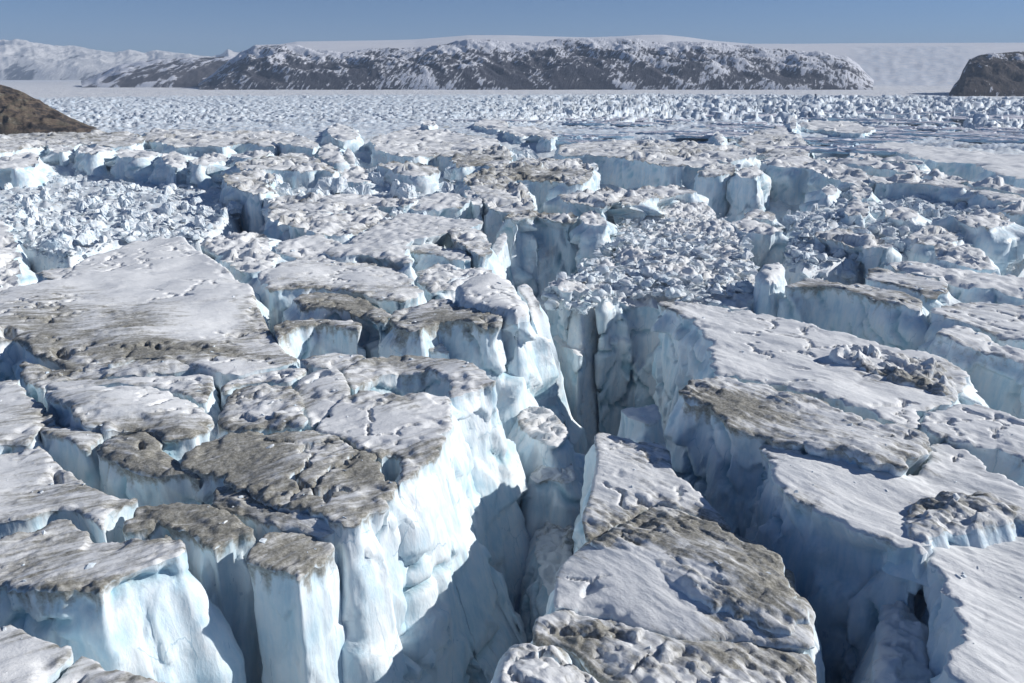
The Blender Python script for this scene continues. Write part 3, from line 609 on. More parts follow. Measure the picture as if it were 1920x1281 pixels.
bl(T, 'rounded bright white tooth of ice in front of the dark distant rift', [(644,287),(654,279),(664,288),(666,302),(652,304)], z=1, dirt=0, lip=2, base=-28)
bl(T, 'dark blue shaded group of peaks behind the ragged white tower', [(612,240),(630,233),(660,237),(675,248),(668,260),(640,264),(620,257)], z=3, dirt=.05, facet=1.8, base=-28)
bl(T, 'white footed row of ice teeth along the dark distant rift', [(634,322),(660,314),(690,318),(698,332),(680,340),(645,336)], z=-3, dirt=.15, facet=1.8, base=-28)
bl(S, 'grey moraine streaked slab lying below the brown hill', [(-80,262),(0,252),(120,247),(200,245),(255,247),(275,262),(255,272),(200,274),(160,270),(120,274),(90,270),(60,279),(0,288),(-80,292)], z=2, dirt=.6, grain=5, rough=.4, base=-30, flare=.25)
for what, zt, pts in [
  ('white ice cliff block at the left edge below the moraine slab', -1, [(-60,292),(0,290),(40,283),(75,291),(70,306),(30,313),(0,312),(-60,318)]),
  ('tall white cliff block with a blue recess on its left, under the moraine slab', 1, [(84,272),(108,262),(132,266),(142,278),(118,284),(96,282)]),
  ('square white cliff block next right of the blue recess', 0, [(141,277),(175,270),(205,274),(214,285),(180,292),(150,289)]),
  ('broad white cliff block at the middle of the bowl back', -1, [(213,285),(250,278),(286,281),(302,293),(262,300),(226,297)]),
  ('split white cliff block below the dirty slab above white cliffs', 0, [(302,292),(326,284),(346,291),(352,305),(326,310),(308,304)]),
  ('leaning white cliff block at the right end of the bowl back', -1, [(352,303),(380,288),(420,284),(432,298),(402,310),(368,313)]),
  ('bright white stepped cliff block beside the pale domed slab', 0, [(430,287),(460,279),(500,281),(516,291),(490,301),(452,303)])]:
    bl(K, what, pts, z=zt, dirt=.12, facet=1.9, flare=.22, base=-36, grain=5, rough=.4)
bl(S, 'dirty slab above white cliffs, upper left middle distance', [(262,262),(275,247),(330,243),(400,246),(470,255),(510,262),(520,274),(490,272),(450,266),(420,276),(380,272),(340,274),(310,268)], z=2, dirt=.45, flare=.2, facet=1.7, grain=5, rough=.35, base=-28)
bl(S, 'grey slab stretching beyond the dirty slab with the white cliffs', [(395,250),(450,241),(550,246),(572,258),(598,272),(592,284),(560,280),(520,272),(470,255),(440,252)], z=1.5, dirt=.45, flare=.12, **MD)
bl(K, 'steep pale ice cliff at the left edge above the plateau', [(-80,420),(0,412),(22,440),(36,470),(40,500),(30,520),(18,538),(0,545),(-80,555)], z=-4, dirt=.1, flare=.25, base=-30)
bl(K, 'small fluted block with dirty crown beside the left edge cliff', [(62,512),(100,502),(140,500),(205,486),(215,500),(150,515),(130,524),(95,528)], z=1, dirt=.5, drip=2, base=-26)
bl(S, 'flat lavender slab with dark lumpy rim, left of the white ended block', [(498,372),(530,363),(600,369),(660,363),(720,370),(785,377),(765,388),(700,387),(640,394),(600,398),(560,398),(510,392)], z=.8, dirt=.5, lump=.4, **MD)
bl(S, 'dirty rubbly slab above the smooth lavender slab', [(500,400),(560,396),(640,396),(700,390),(740,398),(715,408),(680,430),(645,440),(600,440),(560,432),(520,425)], z=.5, dirt=.5, lump=1.0, **MD)
bl(K, 'crumbled grey ridge at the upper right corner of the snow plateau', [(372,450),(420,438),(480,436),(508,446),(505,462),(520,482),(508,500),(470,512),(445,505),(405,480)], z=.5, dirt=.4, lump=1.2, facet=1.3, base=-30)
bl(T, 'lone bright leaning ice splinter in the deep blue slot', [(921,462),(940,442),(948,440),(950,452),(936,472),(925,474)], z=-4, dirt=0, base=-38, res=.7)
# --- right distance: slabs lying side by side
RD = dict(grain=-20, rough=.25, base=-20)
bl(S, 'widest flat white slab in the right distance', [(1630,271),(1666,263),(1708,267),(1750,274),(1790,277),(1832,283),(1920,292),(2040,302),(2040,345),(1920,333),(1860,323),(1832,306),(1790,303),(1750,301),(1720,293),(1690,285),(1645,277)], z=1, dirt=.12, chaos=.2, **RD)
RDL = ['first', 'second', 'third', 'fourth', 'fifth', 'sixth', 'seventh']
for i, (what, pts) in enumerate([
    ('thin dirty strip touching the near side of the widest flat slab', [(1590,281),(1610,283),(1650,293),(1700,301),(1738,309),(1725,315),(1690,306),(1640,299),(1600,291)]),
    ('narrow strip with blue shaded front, second from the widest flat slab', [(1540,293),(1600,299),(1660,304),(1700,311),(1738,319),(1720,327),(1670,317),(1620,307),(1560,304)]),
    ('short strip of snowy ice beyond the end of the blue cliff', [(1700,319),(1760,326),(1800,333),(1825,341),(1780,340),(1740,332),(1705,327)]),
    ('grey strip of ice bordering the top of the right hand rubble', [(1625,331),(1700,333),(1790,341),(1832,351),(1800,354),(1740,347),(1690,344),(1640,340)]),
    ('clean white strip under the right end of the widest flat slab', [(1810,339),(1860,343),(1920,353),(2040,367),(2040,378),(1920,363),(1870,353),(1820,347)]),
    ('second white strip under the widest slab, above the blue gap', [(1810,351),(1860,356),(1920,367),(2040,382),(2040,392),(1920,381),(1880,373),(1840,363)]),
    ('lowest white strip at the right edge above the rubble', [(1870,381),(1920,389),(2040,403),(2040,416),(1920,402),(1885,393)])]):
    bl(S, what, pts, z=1, dirt=.3, **RD)
bl(T, 'thin white ice needle at the corner of the distant blue cliff', [(1480,228),(1488,222),(1494,226),(1493,235),(1484,237)], z=9, dirt=0, base=-20, res=.6)
bl(S, 'slab with a pale blue cliff right of the thin ice needle', [(1497,230),(1530,224),(1600,229),(1645,241),(1620,252),(1590,252),(1550,243),(1510,240)], z=2, dirt=.35, base=-26)
bl(S, 'dirty slab with a white end below the thin ice needle', [(1380,262),(1420,248),(1470,243),(1500,256),(1520,275),(1515,290),(1480,288),(1430,286),(1395,274)], z=1.5, dirt=.5, lump=.5, base=-22)
bl(T, 'leaning white ice flake on the distant slab before the needle', [(1335,252),(1345,246),(1352,250),(1360,264),(1350,266)], z=4, dirt=0, base=-16, res=.7)
bl(T, 'lone white ice tooth standing above the pale rough ice in the distance', [(790,231),(800,226),(816,228),(818,234),(800,236)], z=7, dirt=0, base=-14, res=.6)

# larger blocks among the rubble on the right
for what, zt, pts in [
  ('pale pyramid shaped ice block standing clear in the right hand rubble', -1, [(1583,388),(1604,374),(1626,380),(1632,394),(1610,402),(1590,400)]),
  ('blue tilted ice block under the wide blue cliff', -1, [(1538,352),(1556,344),(1571,350),(1568,361),(1548,364)]),
  ('rounded pale ice block beside the tilted blue one', -1, [(1592,347),(1612,340),(1634,350),(1638,362),(1612,366),(1596,360)]),
  ('grey ice block with a shaded flank in the middle of the right hand rubble', -2, [(1660,394),(1690,386),(1720,392),(1724,406),(1696,412),(1668,408)]),
  ('low wide ice block above the long white slab end', -2, [(1700,440),(1740,426),(1785,432),(1800,446),(1760,456),(1720,454)]),
  ('ice block at the brink of the dark hollow at the right edge', 0, [(1780,405),(1830,396),(1880,402),(1905,414),(1860,424),(1810,420)])]:
    bl(K, what, pts, z=zt, dirt=.2, facet=1.7, flare=.25, base=-24, grain=-30, rough=.4, lump=.8)
# ------------------------------------------------------------------ heaps of broken ice: polygon in the photograph, level, sizes, how many, whose label
ZONES = [
 ('bowl', [(-60,325),(60,318),(200,322),(330,322),(440,330),(440,345),(470,380),(440,420),(400,446),(240,453),(120,490),(40,470),(-60,440)], ((330, -16), (455, -4)), (.5, 5.0), 7500, 'jagged white ice chunk in the broad rubble bowl beyond the snow plateau', 'ice chunks in the white rubble bowl', 62),
 ('heap', [(1180,385),(1300,366),(1370,420),(1400,450),(1418,500),(1412,560),(1340,576),(1250,560),(1165,556),(1110,585),(1030,570),(1020,548),(1090,500),(1140,450)], -6.5, (.4, 4.6), 5200, 'blocky ice chunk with dirt specks in the debris heap behind the long slab', 'ice chunks in the central debris heap', 75),
 ('right', [(1462,395),(1540,378),(1640,352),(1720,348),(1850,372),(1960,400),(1960,425),(1850,440),(1850,462),(1750,478),(1690,478),(1600,500),(1500,516),(1440,480)], -6, (.5, 6), 6000, 'angular shaded ice chunk in the rubble field below the parallel slabs', 'ice chunks in the right hand rubble field', 75),
 ('mid', [(390,292),(520,284),(640,282),(700,300),(868,322),(880,352),(866,440),(770,470),(640,452),(500,440),(470,400),(440,345)], -9, (1, 6), 2600, 'pale ice chunk strewn between the distant white cliffs and grey slabs', 'ice chunks between the distant slabs', 25),
 ('mid2', [(480,436),(520,415),(600,428),(680,425),(735,405),(720,402),(650,448),(560,446),(510,450)], -2, (.8, 3.6), 500, 'greyish ice chunk lying in the shaded dip above the pale snow wedge', 'ice chunks in the dip above the snow wedge', 20),
 ('deep', [(985,850),(1060,840),(1085,900),(1075,960),(1030,1000),(1000,1000),(990,920)], -34, (.6, 3.5), 300, 'shadowed blue ice chunk fallen to the bottom of the great crevasse', 'ice chunks at the bottom of the crevasse', 14),
 ('shelf', [(770,505),(830,488),(930,500),(945,512),(860,545),(800,548)], -1, (.4, 2.2), 200, 'small white ice chunk at the foot of the blunt dirty cliff', 'ice chunks under the blunt dirty cliff', 9),
]
def zone_level(z, py):                      # a heap lies level or slopes between two rows
    return np.interp(py, [z[0][0], z[1][0]], [z[0][1], z[1][1]]) if isinstance(z, tuple) else z + 0 * py
def zone_level_y(z, y):
    if not isinstance(z, tuple): return z + 0 * y
    pys = np.linspace(z[0][0] - 60, z[1][0] + 60, 60); return np.interp(y, P(960, pys, zone_level(z, pys))[1][::-1], zone_level(z, pys)[::-1])
ZW = []
for nm, poly, z, *_ in ZONES:
    a = np.array(poly, float); x, y, _z = P(a[:, 0], a[:, 1], zone_level(z, a[:, 1])); ZW.append(np.stack([x, y], 1))

def ground_z(x, y):
    r = np.hypot(x, y)
    z = -80 + 48 * sm(215, 330, r) + 14 * sm(420, 720, r) + 12 * sm(660, 830, r)
    z = z + fbm(x / 14, y / 14, None, 3, 5) * 3.0
    for W, zn in zip(ZW, ZONES):
        mn, mx = W.min(0) - 25, W.max(0) + 25
        m = (x > mn[0]) & (x < mx[0]) & (y > mn[1]) & (y < mx[1])
        if not m.any(): continue
        xi, yi = x[m], y[m]
        n = np.roll(W, -1, 0); B = np.concatenate([W + (n - W) * t for t in np.arange(0, 1, .05)])
        d, _ = edge_dist(xi, yi, B); d = np.where(inside(xi, yi, W), d, -d)
        h = zone_level_y(zn[2], yi) - 1.4 + fbm(xi / 18, yi / 18, None, 4, 8) * 4.2
        w = sm(1, 9, d)
        z[m] = z[m] * (1 - w) + np.maximum(z[m], h) * w
    return z

def polar(name, c0, c1, dc, r0, r1, ratio, zf, mat_, attr=None):
    pxs = np.arange(c0, c1 + dc, dc); az = np.arctan((pxs - CX) / F * CP)       # azimuth of a photo column near the horizon
    rs = r0 * ratio ** np.arange(int(math.log(r1 / r0) / math.log(ratio)) + 1)
    A, R = np.meshgrid(az, rs)
    x, y = R * np.sin(A), R * np.cos(A)
    z = zf(x.ravel(), y.ravel()).reshape(x.shape)
    V = np.stack([x, y, z], -1).reshape(-1, 3)
    return mesh_np(name, V, [grid_faces(len(rs), len(az))], mat_, True, {'dirt': attr(x.ravel(), y.ravel(), z.ravel()) if attr else np.zeros(len(V))})

def rubble_surface(x, y):
    z = ground_z(x, y)
    c1, c2, cv, ct = cells2(x / 4.0, y / 4.0, 4)
    d1, d2, dv, dt = cells2(x / 1.9, y / 1.9, 6)
    return z + (cv - .5) * 1.6 + ct * 1.8 + (dv - .5) * .7 + dt * .9

def open_ice(x, y):                              # the sheet of ice under everything near
    return rubble_surface(x, y)

tag(link('glacier_bed', polar('glacier_bed', -1200, 3100, 5, 18, 1050, 1.0115, open_ice, CHUNK)), kind='structure')

def serac_z(x, y):
    r = np.hypot(x, y); px = CX + F * x / y / CP
    amp = (4.0 + 9.5 * sm(820, 1300, px) * sm(900, 1250, r) * sm(3300, 2300, r)) * (.12 + .88 * sm(950, 1400, r))
    q = 13 + 13 * sm(820, 1300, px)
    wx, wy = x + fbm(x / 30, y / 30, None, 2, 41) * 14, y + fbm(x / 30, y / 30, None, 2, 42) * 14
    c1, c2, cv, ct = cells2(wx / q, wy / (q * .8), 51)
    d1, d2, dv, dt = cells2(wx / (q * .4), wy / (q * .36), 57)
    z = (cv - .6) * 1.5 + ct * 1.2 - .9 * np.exp(-(c2 - c1) * 9) + .5 * (dv - .5) + .5 * dt
    big = fbm(x / 160, y / 160, None, 2, 61)
    return -2.5 - 24 * sm(905, 845, r) + amp * (z + big * .5) + fbm(x / 6, y / 6, None, 2, 62) * .4 + (1 - sm(1150, 1400, r)) * ((ridged((x + y * .25) / 45, (y - x * .25) / 10, None, 3, 63) - .6) * 3.0 + fbm(x / 9, y / 7, None, 3, 64) * 1.3) - 3 * sm(2500, 2900, r)

tag(link('serac_field', polar('serac_field', -350, 2350, 3, 840, 2950, 1.0046, serac_z, make_ice('serac_ice', (.50, .65, .79), (.74, .81, .87), (.88, .90, .915)),
    lambda x, y, z: np.clip(.22 + fbm((x + y * .25) / 60, (y - x * .25) / 12, None, 4, 66) * .9, 0, .8) * sm(1500, 1100, np.hypot(x, y)))), kind='stuff',
    label='rough sheet of countless jagged blue white seracs reaching to the far hills', cat='serac field')

# ------------------------------------------------------------------ the far ice plain
def plain_z(x, y):
    r = np.hypot(x, y)
    return -5 + fbm(x / 70, y / 45, None, 4, 71) * 2.0 * sm(2400, 2700, r) * sm(9000, 3500, r) - 2 * sm(2600, 2300, r)

m, nt, b, N = mat('far_ice')
n1 = noise(nt, mapped(nt, (1, .55, 1)), .035, 7, .7); n2 = noise(nt, mapped(nt, (1, 1, 1)), .004, 4, .6)
nt.links.new(mixc(nt, math_n(nt, 'MULTIPLY', n2, .55), ramp(nt, n1, [(.36, (.60, .67, .74)), (.5, (.79, .81, .84)), (.62, (.88, .885, .89))]), (.80, .79, .78)), b.inputs['Base Color'])
b.inputs['Roughness'].default_value = .8
nt.links.new(bump(nt, n1, 14, .8), b.inputs['Normal'])
FARICE = m
tag(link('ice_plain', polar('ice_plain', -1500, 3400, 9, 2450, 15000, 1.012, plain_z, FARICE)), kind='structure')

# ------------------------------------------------------------------ hills and mountains, each column of the photograph standing at its own distance
def hill_mat(name, rock, rock2, snow, scale, diag=.6, bumpd=25):
    m, nt, b, N = mat(name)
    g_ = nt.nodes.new('ShaderNodeNewGeometry'); mp_ = nt.nodes.new('ShaderNodeMapping'); mp_.vector_type = 'TEXTURE'
    mp_.inputs['Rotation'].default_value = (0, diag, 0); mp_.inputs['Scale'].default_value = (.55, 1.8, 1.9)
    nt.links.new(g_.outputs['Position'], mp_.inputs['Vector']); v = mp_.outputs[0]
    n1 = noise(nt, v, scale, 8, .68); n3 = noise(nt, mapped(nt, (1.0, 1.0, 1.0)), scale * .16, 5, .6)
    at = nt.nodes.new('ShaderNodeAttribute'); at.attribute_name = 'dirt'
    s = math_n(nt, 'ADD', at.outputs['Fac'], math_n(nt, 'MULTIPLY', math_n(nt, 'SUBTRACT', n1, .5), 3.1))
    s = math_n(nt, 'ADD', s, math_n(nt, 'MULTIPLY', math_n(nt, 'SUBTRACT', n3, .5), 2.4))
    mr = nt.nodes.new('ShaderNodeMapRange'); mr.interpolation_type = 'SMOOTHSTEP'
    mr.inputs['From Min'].default_value = .40; mr.inputs['From Max'].default_value = .60
    nt.links.new(s, mr.inputs['Value'])
    r = mixc(nt, n3, rock, rock2)
    nt.links.new(mixc(nt, mr.outputs[0], r, snow), b.inputs['Base Color'])
    b.inputs['Roughness'].default_value = .85; b.inputs['Specular IOR Level'].default_value = .15
    nt.links.new(bump(nt, n1, bumpd, .7), b.inputs['Normal'])
    return m

def hill(name, sky, base, d_base, run, mat_, step=3, rows=60, gully=1.0, gsize=120, snowline=(.35, .75), snow_lo=.1, snow_hi=1.0, back=900, convex=.62, bz=-8, seed=0, slant=.5):
    sx, sy = np.array(sky, float).T; bx_, by_ = np.array(base, float).T
    px = np.arange(sx[0], sx[-1] + step, step)
    ys = np.interp(px, sx, sy); yb = np.interp(px, bx_, by_)
    ys = ys + fbm(px / 22, px * 0, None, 4, seed) * 1.6 * min(1, gully)
    d0 = np.full(px.shape, float(d_base)) if d_base else np.clip(PD(px, yb, 1.0)[1] * 0 + (CAMH - bz) / np.tan(PITCH + np.arctan((yb - CY) / F)), 500, 20000)
    top = PD(px, ys, d0 + run)                       # the skyline point
    t = np.linspace(-.12, 1.7, rows); tc = np.clip(t, 0, 1)
    dist = d0[None, :] + run * t[:, None]
    zt = np.broadcast_to(top[2][None, :], dist.shape)
    u = (px - CX) / F
    # ground position along the ray of that column (at the horizon), so that each column keeps its bearing
    X = (u * CP)[None, :] * dist; Y = dist
    zz = bz - 25 * (t[:, None] < 0) + (zt - bz) * (tc[:, None] ** convex)
    ztop = np.maximum(zt - bz, 8)
    g = (ridged((X + slant * zz * 2) / gsize, Y / gsize * .7, zz / (gsize * 1.5), 4, seed + 3) - .5) + fbm(X / (gsize * 2.4), Y / (gsize * 2.4), None, 3, seed + 9) * .8
    env = (np.clip(t[:, None], 0, 1) * np.clip(1.02 - t[:, None], 0, 1)) ** .6 * 1.6
    zz = zz + gully * g * np.minimum(ztop * .3, gsize * .3) * env
    bk = np.clip(t[:, None] - 1, 0, 9)
    zz = zz - bk ** 1.3 * back * .25
    sn = snow_lo + (snow_hi - snow_lo) * sm(snowline[0], snowline[1], np.broadcast_to(tc[:, None], dist.shape)) + .5 * g
    V = np.stack([X, Y, zz], -1).reshape(-1, 3)
    me = mesh_np(name, V, [grid_faces(rows, len(px))], mat_, True, {'dirt': sn.ravel()})
    return tag(link(name, me), kind='structure')

ROCKM = hill_mat('snow_dusted_rock', (.036, .044, .070), (.10, .092, .095), (.72, .74, .80), .040, .6, 22)
hill('mountain_ridge', [(370,158),(400,138),(425,118),(455,100),(485,86),(520,84),(560,86),(600,92),(640,98),(700,90),(760,90),(820,84),(850,80),(880,74),(920,76),(960,81),(1000,80),(1050,72),(1090,72),(1150,72),(1190,71),(1230,80),(1280,76),(1330,80),(1400,86),(1450,92),(1500,96),(1550,102),(1585,108),(1608,122),(1625,138),(1640,151)],
     [(370,160),(480,167),(620,168),(800,168),(950,165),(1100,160),(1150,157),(1400,157),(1500,158),(1600,154),(1640,152)], 3900, 620, ROCKM, 2.5, 90, 1.35, 190, (.35, 1.0), .28, .86, seed=3, slant=.9)
hill('foothill', [(150,152),(190,137),(225,123),(262,116),(300,111),(350,109),(400,107),(440,106),(500,112)], [(150,154),(270,158),(385,161),(500,166)], 4600, 700, hill_mat('bluish_rock', (.06, .06, .075), (.12, .11, .115), (.72, .74, .80), .011, .5, 16), 3, 50, .7, 110, (.3, .8), .2, .75, seed=14)
hill('rock_hill', [(1784,178),(1792,160),(1800,150),(1804,132),(1812,113),(1832,104),(1860,99),(1920,95),(2050,90),(2300,95)], [(1784,178),(1830,181),(1920,183),(2300,186)], 2700, 420, hill_mat('dark_wet_rock', (.028, .027, .03), (.085, .062, .05), (.66, .68, .74), .045, .5, 14), 2, 80, 1.6, 55, (.4, 1.2), -.05, .5, seed=23)
hill('snow_mountains', [(-400,84),(-200,70),(-50,80),(0,76),(20,74),(50,80),(80,86),(110,90),(150,86),(180,92),(220,99),(250,95),(280,101),(300,96),(330,99),(360,102),(400,105),(418,101),(432,91),(445,97),(460,98),(500,104),(560,110)], [(-400,150),(560,152)], 11500, 2600, hill_mat('far_snowy_rock', (.05, .06, .09), (.10, .10, .12), (.80, .79, .78), .0016, .5, 120), 2, 70, 1.5, 900, (-.1, .9), .30, .80, back=3000, seed=31, bz=-10)
# brown hill at the left edge
m, nt, b, N = mat('brown_moraine')
n1 = noise(nt, mapped(nt, (1, .5, 2.4), (0, .2, 0)), .05, 9, .72)
nt.links.new(ramp(nt, n1, [(.39, (.022, .019, .019)), (.46, (.065, .05, .04)), (.51, (.16, .12, .085)), (.56, (.095, .085, .058)), (.60, (.14, .12, .09)), (.66, (.42, .39, .36))]), b.inputs['Base Color'])
b.inputs['Roughness'].default_value = .9; nt.links.new(bump(nt, n1, 6, .8), b.inputs['Normal'])
hill('brown_hill', [(-420,120),(-200,130),(-60,150),(0,160),(30,170),(60,186),(90,204),(120,221),(150,235),(172,242)], [(-420,262),(0,251),(60,248),(120,244),(172,242.5)], 880, 170, m, 2, 90, 2.2, 26, back=120, bz=-6, seed=44)

# ice sheet: the white dome behind the ridge and the glacier that spills down between the hills
def ice_sheet():
    sk = np.array([(420,150),(460,112),(500,88),(560,78),(620,77),(700,76),(780,74),(830,70),(880,66),(950,66),(1020,68),(1100,70),(1160,68),(1200,65.5),(1240,65),(1280,69),(1330,76),(1400,82),(1500,82),(1600,81),(1750,80.5),(1920,80),(2300,80)], float)
    px = np.arange(420, 2300, 5); ys = np.interp(px, sk[:, 0], sk[:, 1])
    t = np.linspace(0, 1.3, 90)
    d0 = 5200 + 0 * px; dT = 9500.0
    dist = d0[None, :] + (dT - d0)[None, :] * t[:, None]
    zt = PD(px, ys, np.full(px.shape, dT))[2]
    tc = np.clip(t, 0, 1)[:, None]
    prof = .52 * sm(.0, .42, tc) + .48 * tc ** 1.1
    z = -22 + (zt + 22)[None, :] * prof
    X = ((px - CX) / F * CP)[None, :] * dist
    rough = sm(1560, 1640, px)[None, :] * sm(1860, 1780, px)[None, :] * sm(.0, .05, tc) * sm(.7, .45, tc)
    z = z + rough * (ridged(X / 130, dist / 60, None, 3, 81) - .5) * 14 + fbm(X / 700, dist / 700, None, 2, 82) * 14 * tc * (1 - tc)
    z = z - 400 * np.clip(t - 1, 0, 1)[:, None]
    me = mesh_np('ice_sheet', np.stack([X, dist, z], -1).reshape(-1, 3), [grid_faces(len(t), len(px))], FARSNOW, True, {'dirt': rough.ravel()})
    return tag(link('ice_sheet', me), kind='structure')
m, nt, b, N = mat('far_snow')
n1 = noise(nt, mapped(nt, (1, 1, 1)), .0035, 5, .6); n2 = noise(nt, mapped(nt, (1, 1.8, 1)), .022, 6, .7)
at = nt.nodes.new('ShaderNodeAttribute'); at.attribute_name = 'dirt'
c = ramp(nt, n1, [(.35, (.72, .73, .77)), (.65, (.80, .80, .82))])
nt.links.new(mixc(nt, math_n(nt, 'MULTIPLY', math_n(nt, 'MULTIPLY', at.outputs['Fac'], .85), ramp(nt, n2, [(.42, (0, 0, 0)), (.6, (1, 1, 1))])), c, (.50, .58, .68)), b.inputs['Base Color']); b.inputs['Roughness'].default_value = .8
FARSNOW = m
ice_sheet()

# ------------------------------------------------------------------ chunks
def chunk_mesh(seed, npts=16, flat=.8, sub=1):
    r = random.Random(seed); bm = bmesh.new()
    for _ in range(npts):
        v = Vector((r.gauss(0, 1), r.gauss(0, 1), r.gauss(0, 1))).normalized() * r.uniform(.75, 1.05)
        bm.verts.new((v.x * r.choice((1, 1.25)), v.y, v.z * flat))
    bmesh.ops.convex_hull(bm, input=bm.verts)
    bmesh.ops.delete(bm, geom=[v for v in bm.verts if not v.link_faces], context='VERTS')
    bmesh.ops.triangulate(bm, faces=bm.faces)
    for q in range(sub):
        bmesh.ops.subdivide_edges(bm, edges=bm.edges, cuts=1, use_grid_fill=True)
        bmesh.ops.smooth_vert(bm, verts=bm.verts, factor=.35 if sub > 1 else .05, use_axis_x=True, use_axis_y=True, use_axis_z=True)
        for v in bm.verts: v.co += Vector((r.uniform(-1, 1), r.uniform(-1, 1), r.uniform(-1, 1))) * (.07, .035)[q]
    bmesh.ops.triangulate(bm, faces=bm.faces)
    me = bpy.data.meshes.new('ice_chunk'); bm.to_mesh(me); bm.free(); me.materials.append(CHUNK); return me

CH = [chunk_mesh(k, 10 + k % 5 * 2, .55 + .1 * (k % 4), 2) for k in range(12)]
for me in CH: me.polygons.foreach_set('use_smooth', [True] * len(me.polygons))
LOW = [chunk_mesh(50 + k, 8 + k % 4, .6 + .12 * (k % 4), 1) for k in range(10)]
LOWV = []
for me in LOW:
    v = np.empty(len(me.vertices) * 3, np.float32); me.vertices.foreach_get('co', v); f = np.empty(len(me.polygons) * 3, np.int32); me.polygons.foreach_get('vertices', f)
    LOWV.append((v.reshape(-1, 3), f.reshape(-1, 3)))

rv, rf, nbase = [], [], 0
rr = random.Random(9)
for (nm, poly, zl, (s0, s1), count, label, group, nind) in ZONES:
    a = np.array(poly, float); mn, mx = a.min(0), a.max(0)
    pts = np.stack([RNG.uniform(mn[0], mx[0], count * 4), RNG.uniform(mn[1], mx[1], count * 4)], 1)
    pts = pts[inside(pts[:, 0], pts[:, 1], a)][:count]
    x, y, _ = P(pts[:, 0], pts[:, 1], zone_level(zl, pts[:, 1]))
    size = s0 + (s1 - s0) * RNG.random(len(x)) ** 6.5
    z = np.maximum(ground_z(x, y), (zl - .6) if nm == 'heap' else -99) + size * .22 + ((ridged(x / 17, y / 17, None, 2, 12) - .5) * 5.5 if nm == 'heap' else 0)
    order = np.argsort(-size / np.hypot(x, y))
    inframe = (pts[:, 0] > 5) & (pts[:, 0] < 1915)
    picked = [i for i in order if inframe[i]][:nind]; ps = set(picked)
    for i in picked:
        o = bpy.data.objects.new('ice_chunk', rr.choice(CH)); COL.objects.link(o)
        o.location = (x[i], y[i], z[i]); o.rotation_euler = (rr.uniform(-.5, .5), rr.uniform(-.5, .5), rr.uniform(0, 6.28))
        k = size[i] * .62; o.scale = (k * rr.uniform(.8, 1.3), k * rr.uniform(.8, 1.3), k * rr.uniform(.7, 1.2))
        tag(o, label, 'ice chunk', group)
    for i in range(len(x)):
        if i in ps: continue
        v, f = LOWV[rr.randrange(10)]
        th = rr.uniform(0, 6.28); c, s_ = math.cos(th), math.sin(th); tx = rr.uniform(-.6, .6)
        R = np.array([[c, -s_, 0], [s_, c, 0], [0, 0, 1]]) @ np.array([[1, 0, 0], [0, math.cos(tx), -math.sin(tx)], [0, math.sin(tx), math.cos(tx)]])
        k = size[i] * .55 * np.array([rr.uniform(.7, 1.5), rr.uniform(.7, 1.3), rr.uniform(.4, 1.0)])
        rv.append((v * k) @ R.T + [x[i], y[i], z[i]]); rf.append(f + nbase); nbase += len(v)
for (x, y, z, d) in CRUMBS:
    v, f = LOWV[rr.randrange(10)]
    th = rr.uniform(0, 6.28); c, s_ = math.cos(th), math.sin(th)
    k = (.22 + .75 * rr.random() ** 4) * min(2.2, max(.7, d / 230))
    rv.append((v * [k * rr.uniform(.8, 1.6), k, k * rr.uniform(.6, 1)]) @ np.array([[c, s_, 0], [-s_, c, 0], [0, 0, 1]]) + [x, y, z]); rf.append(f + nbase); nbase += len(v)
tag(link('ice_rubble', mesh_np('ice_rubble', np.concatenate(rv), [np.concatenate(rf)], CHUNK, False)), 'countless small broken ice lumps filling the gaps between the larger chunks', 'ice rubble', None, 'stuff')
for me in LOW: bpy.data.meshes.remove(me)

# ------------------------------------------------------------------ far thin strips and far seracs, many copies of a few kinds
def strip_mesh(seed):
    r = np.random.default_rng(seed); n = 44
    ang = np.linspace(0, 2 * np.pi, n, endpoint=False)
    rad = 1 + .18 * r.standard_normal(n).cumsum() / 6; rad -= (rad - 1) * np.linspace(0, 1, n) ** 3
    bx_, by_ = np.cos(ang) * rad, np.sin(ang) * rad * (.9 + .1 * r.random(n))
    rings = []; dv = []
    for k, q in enumerate((0.02, .35, .7, .93, 1.0)):
        rings.append(np.stack([bx_ * q, by_ * q, np.full(n, 1.0) - (.12 if k == 4 else 0) + .3 * r.standard_normal(n)], 1)); dv.append(np.clip(.05 + .2 * r.standard_normal(n) + (.22 if k > 2 else 0), 0, 1))
    ncap = len(rings)
    for k, q in enumerate((.7, .3, -.3)):
        rings.append(np.stack([bx_ * (1 + .05 * r.standard_normal(n)), by_ * (1 + .08 * r.standard_normal(n)), np.full(n, q)], 1)); dv.append(np.full(n, .25 if k == 0 else 0.0))
    V = np.concatenate(rings)
    return mesh_np('ice_strip', V, [grid_faces(len(rings), n, True)[:, ::-1]], STRIPM, False, {'dirt': np.concatenate(dv)})
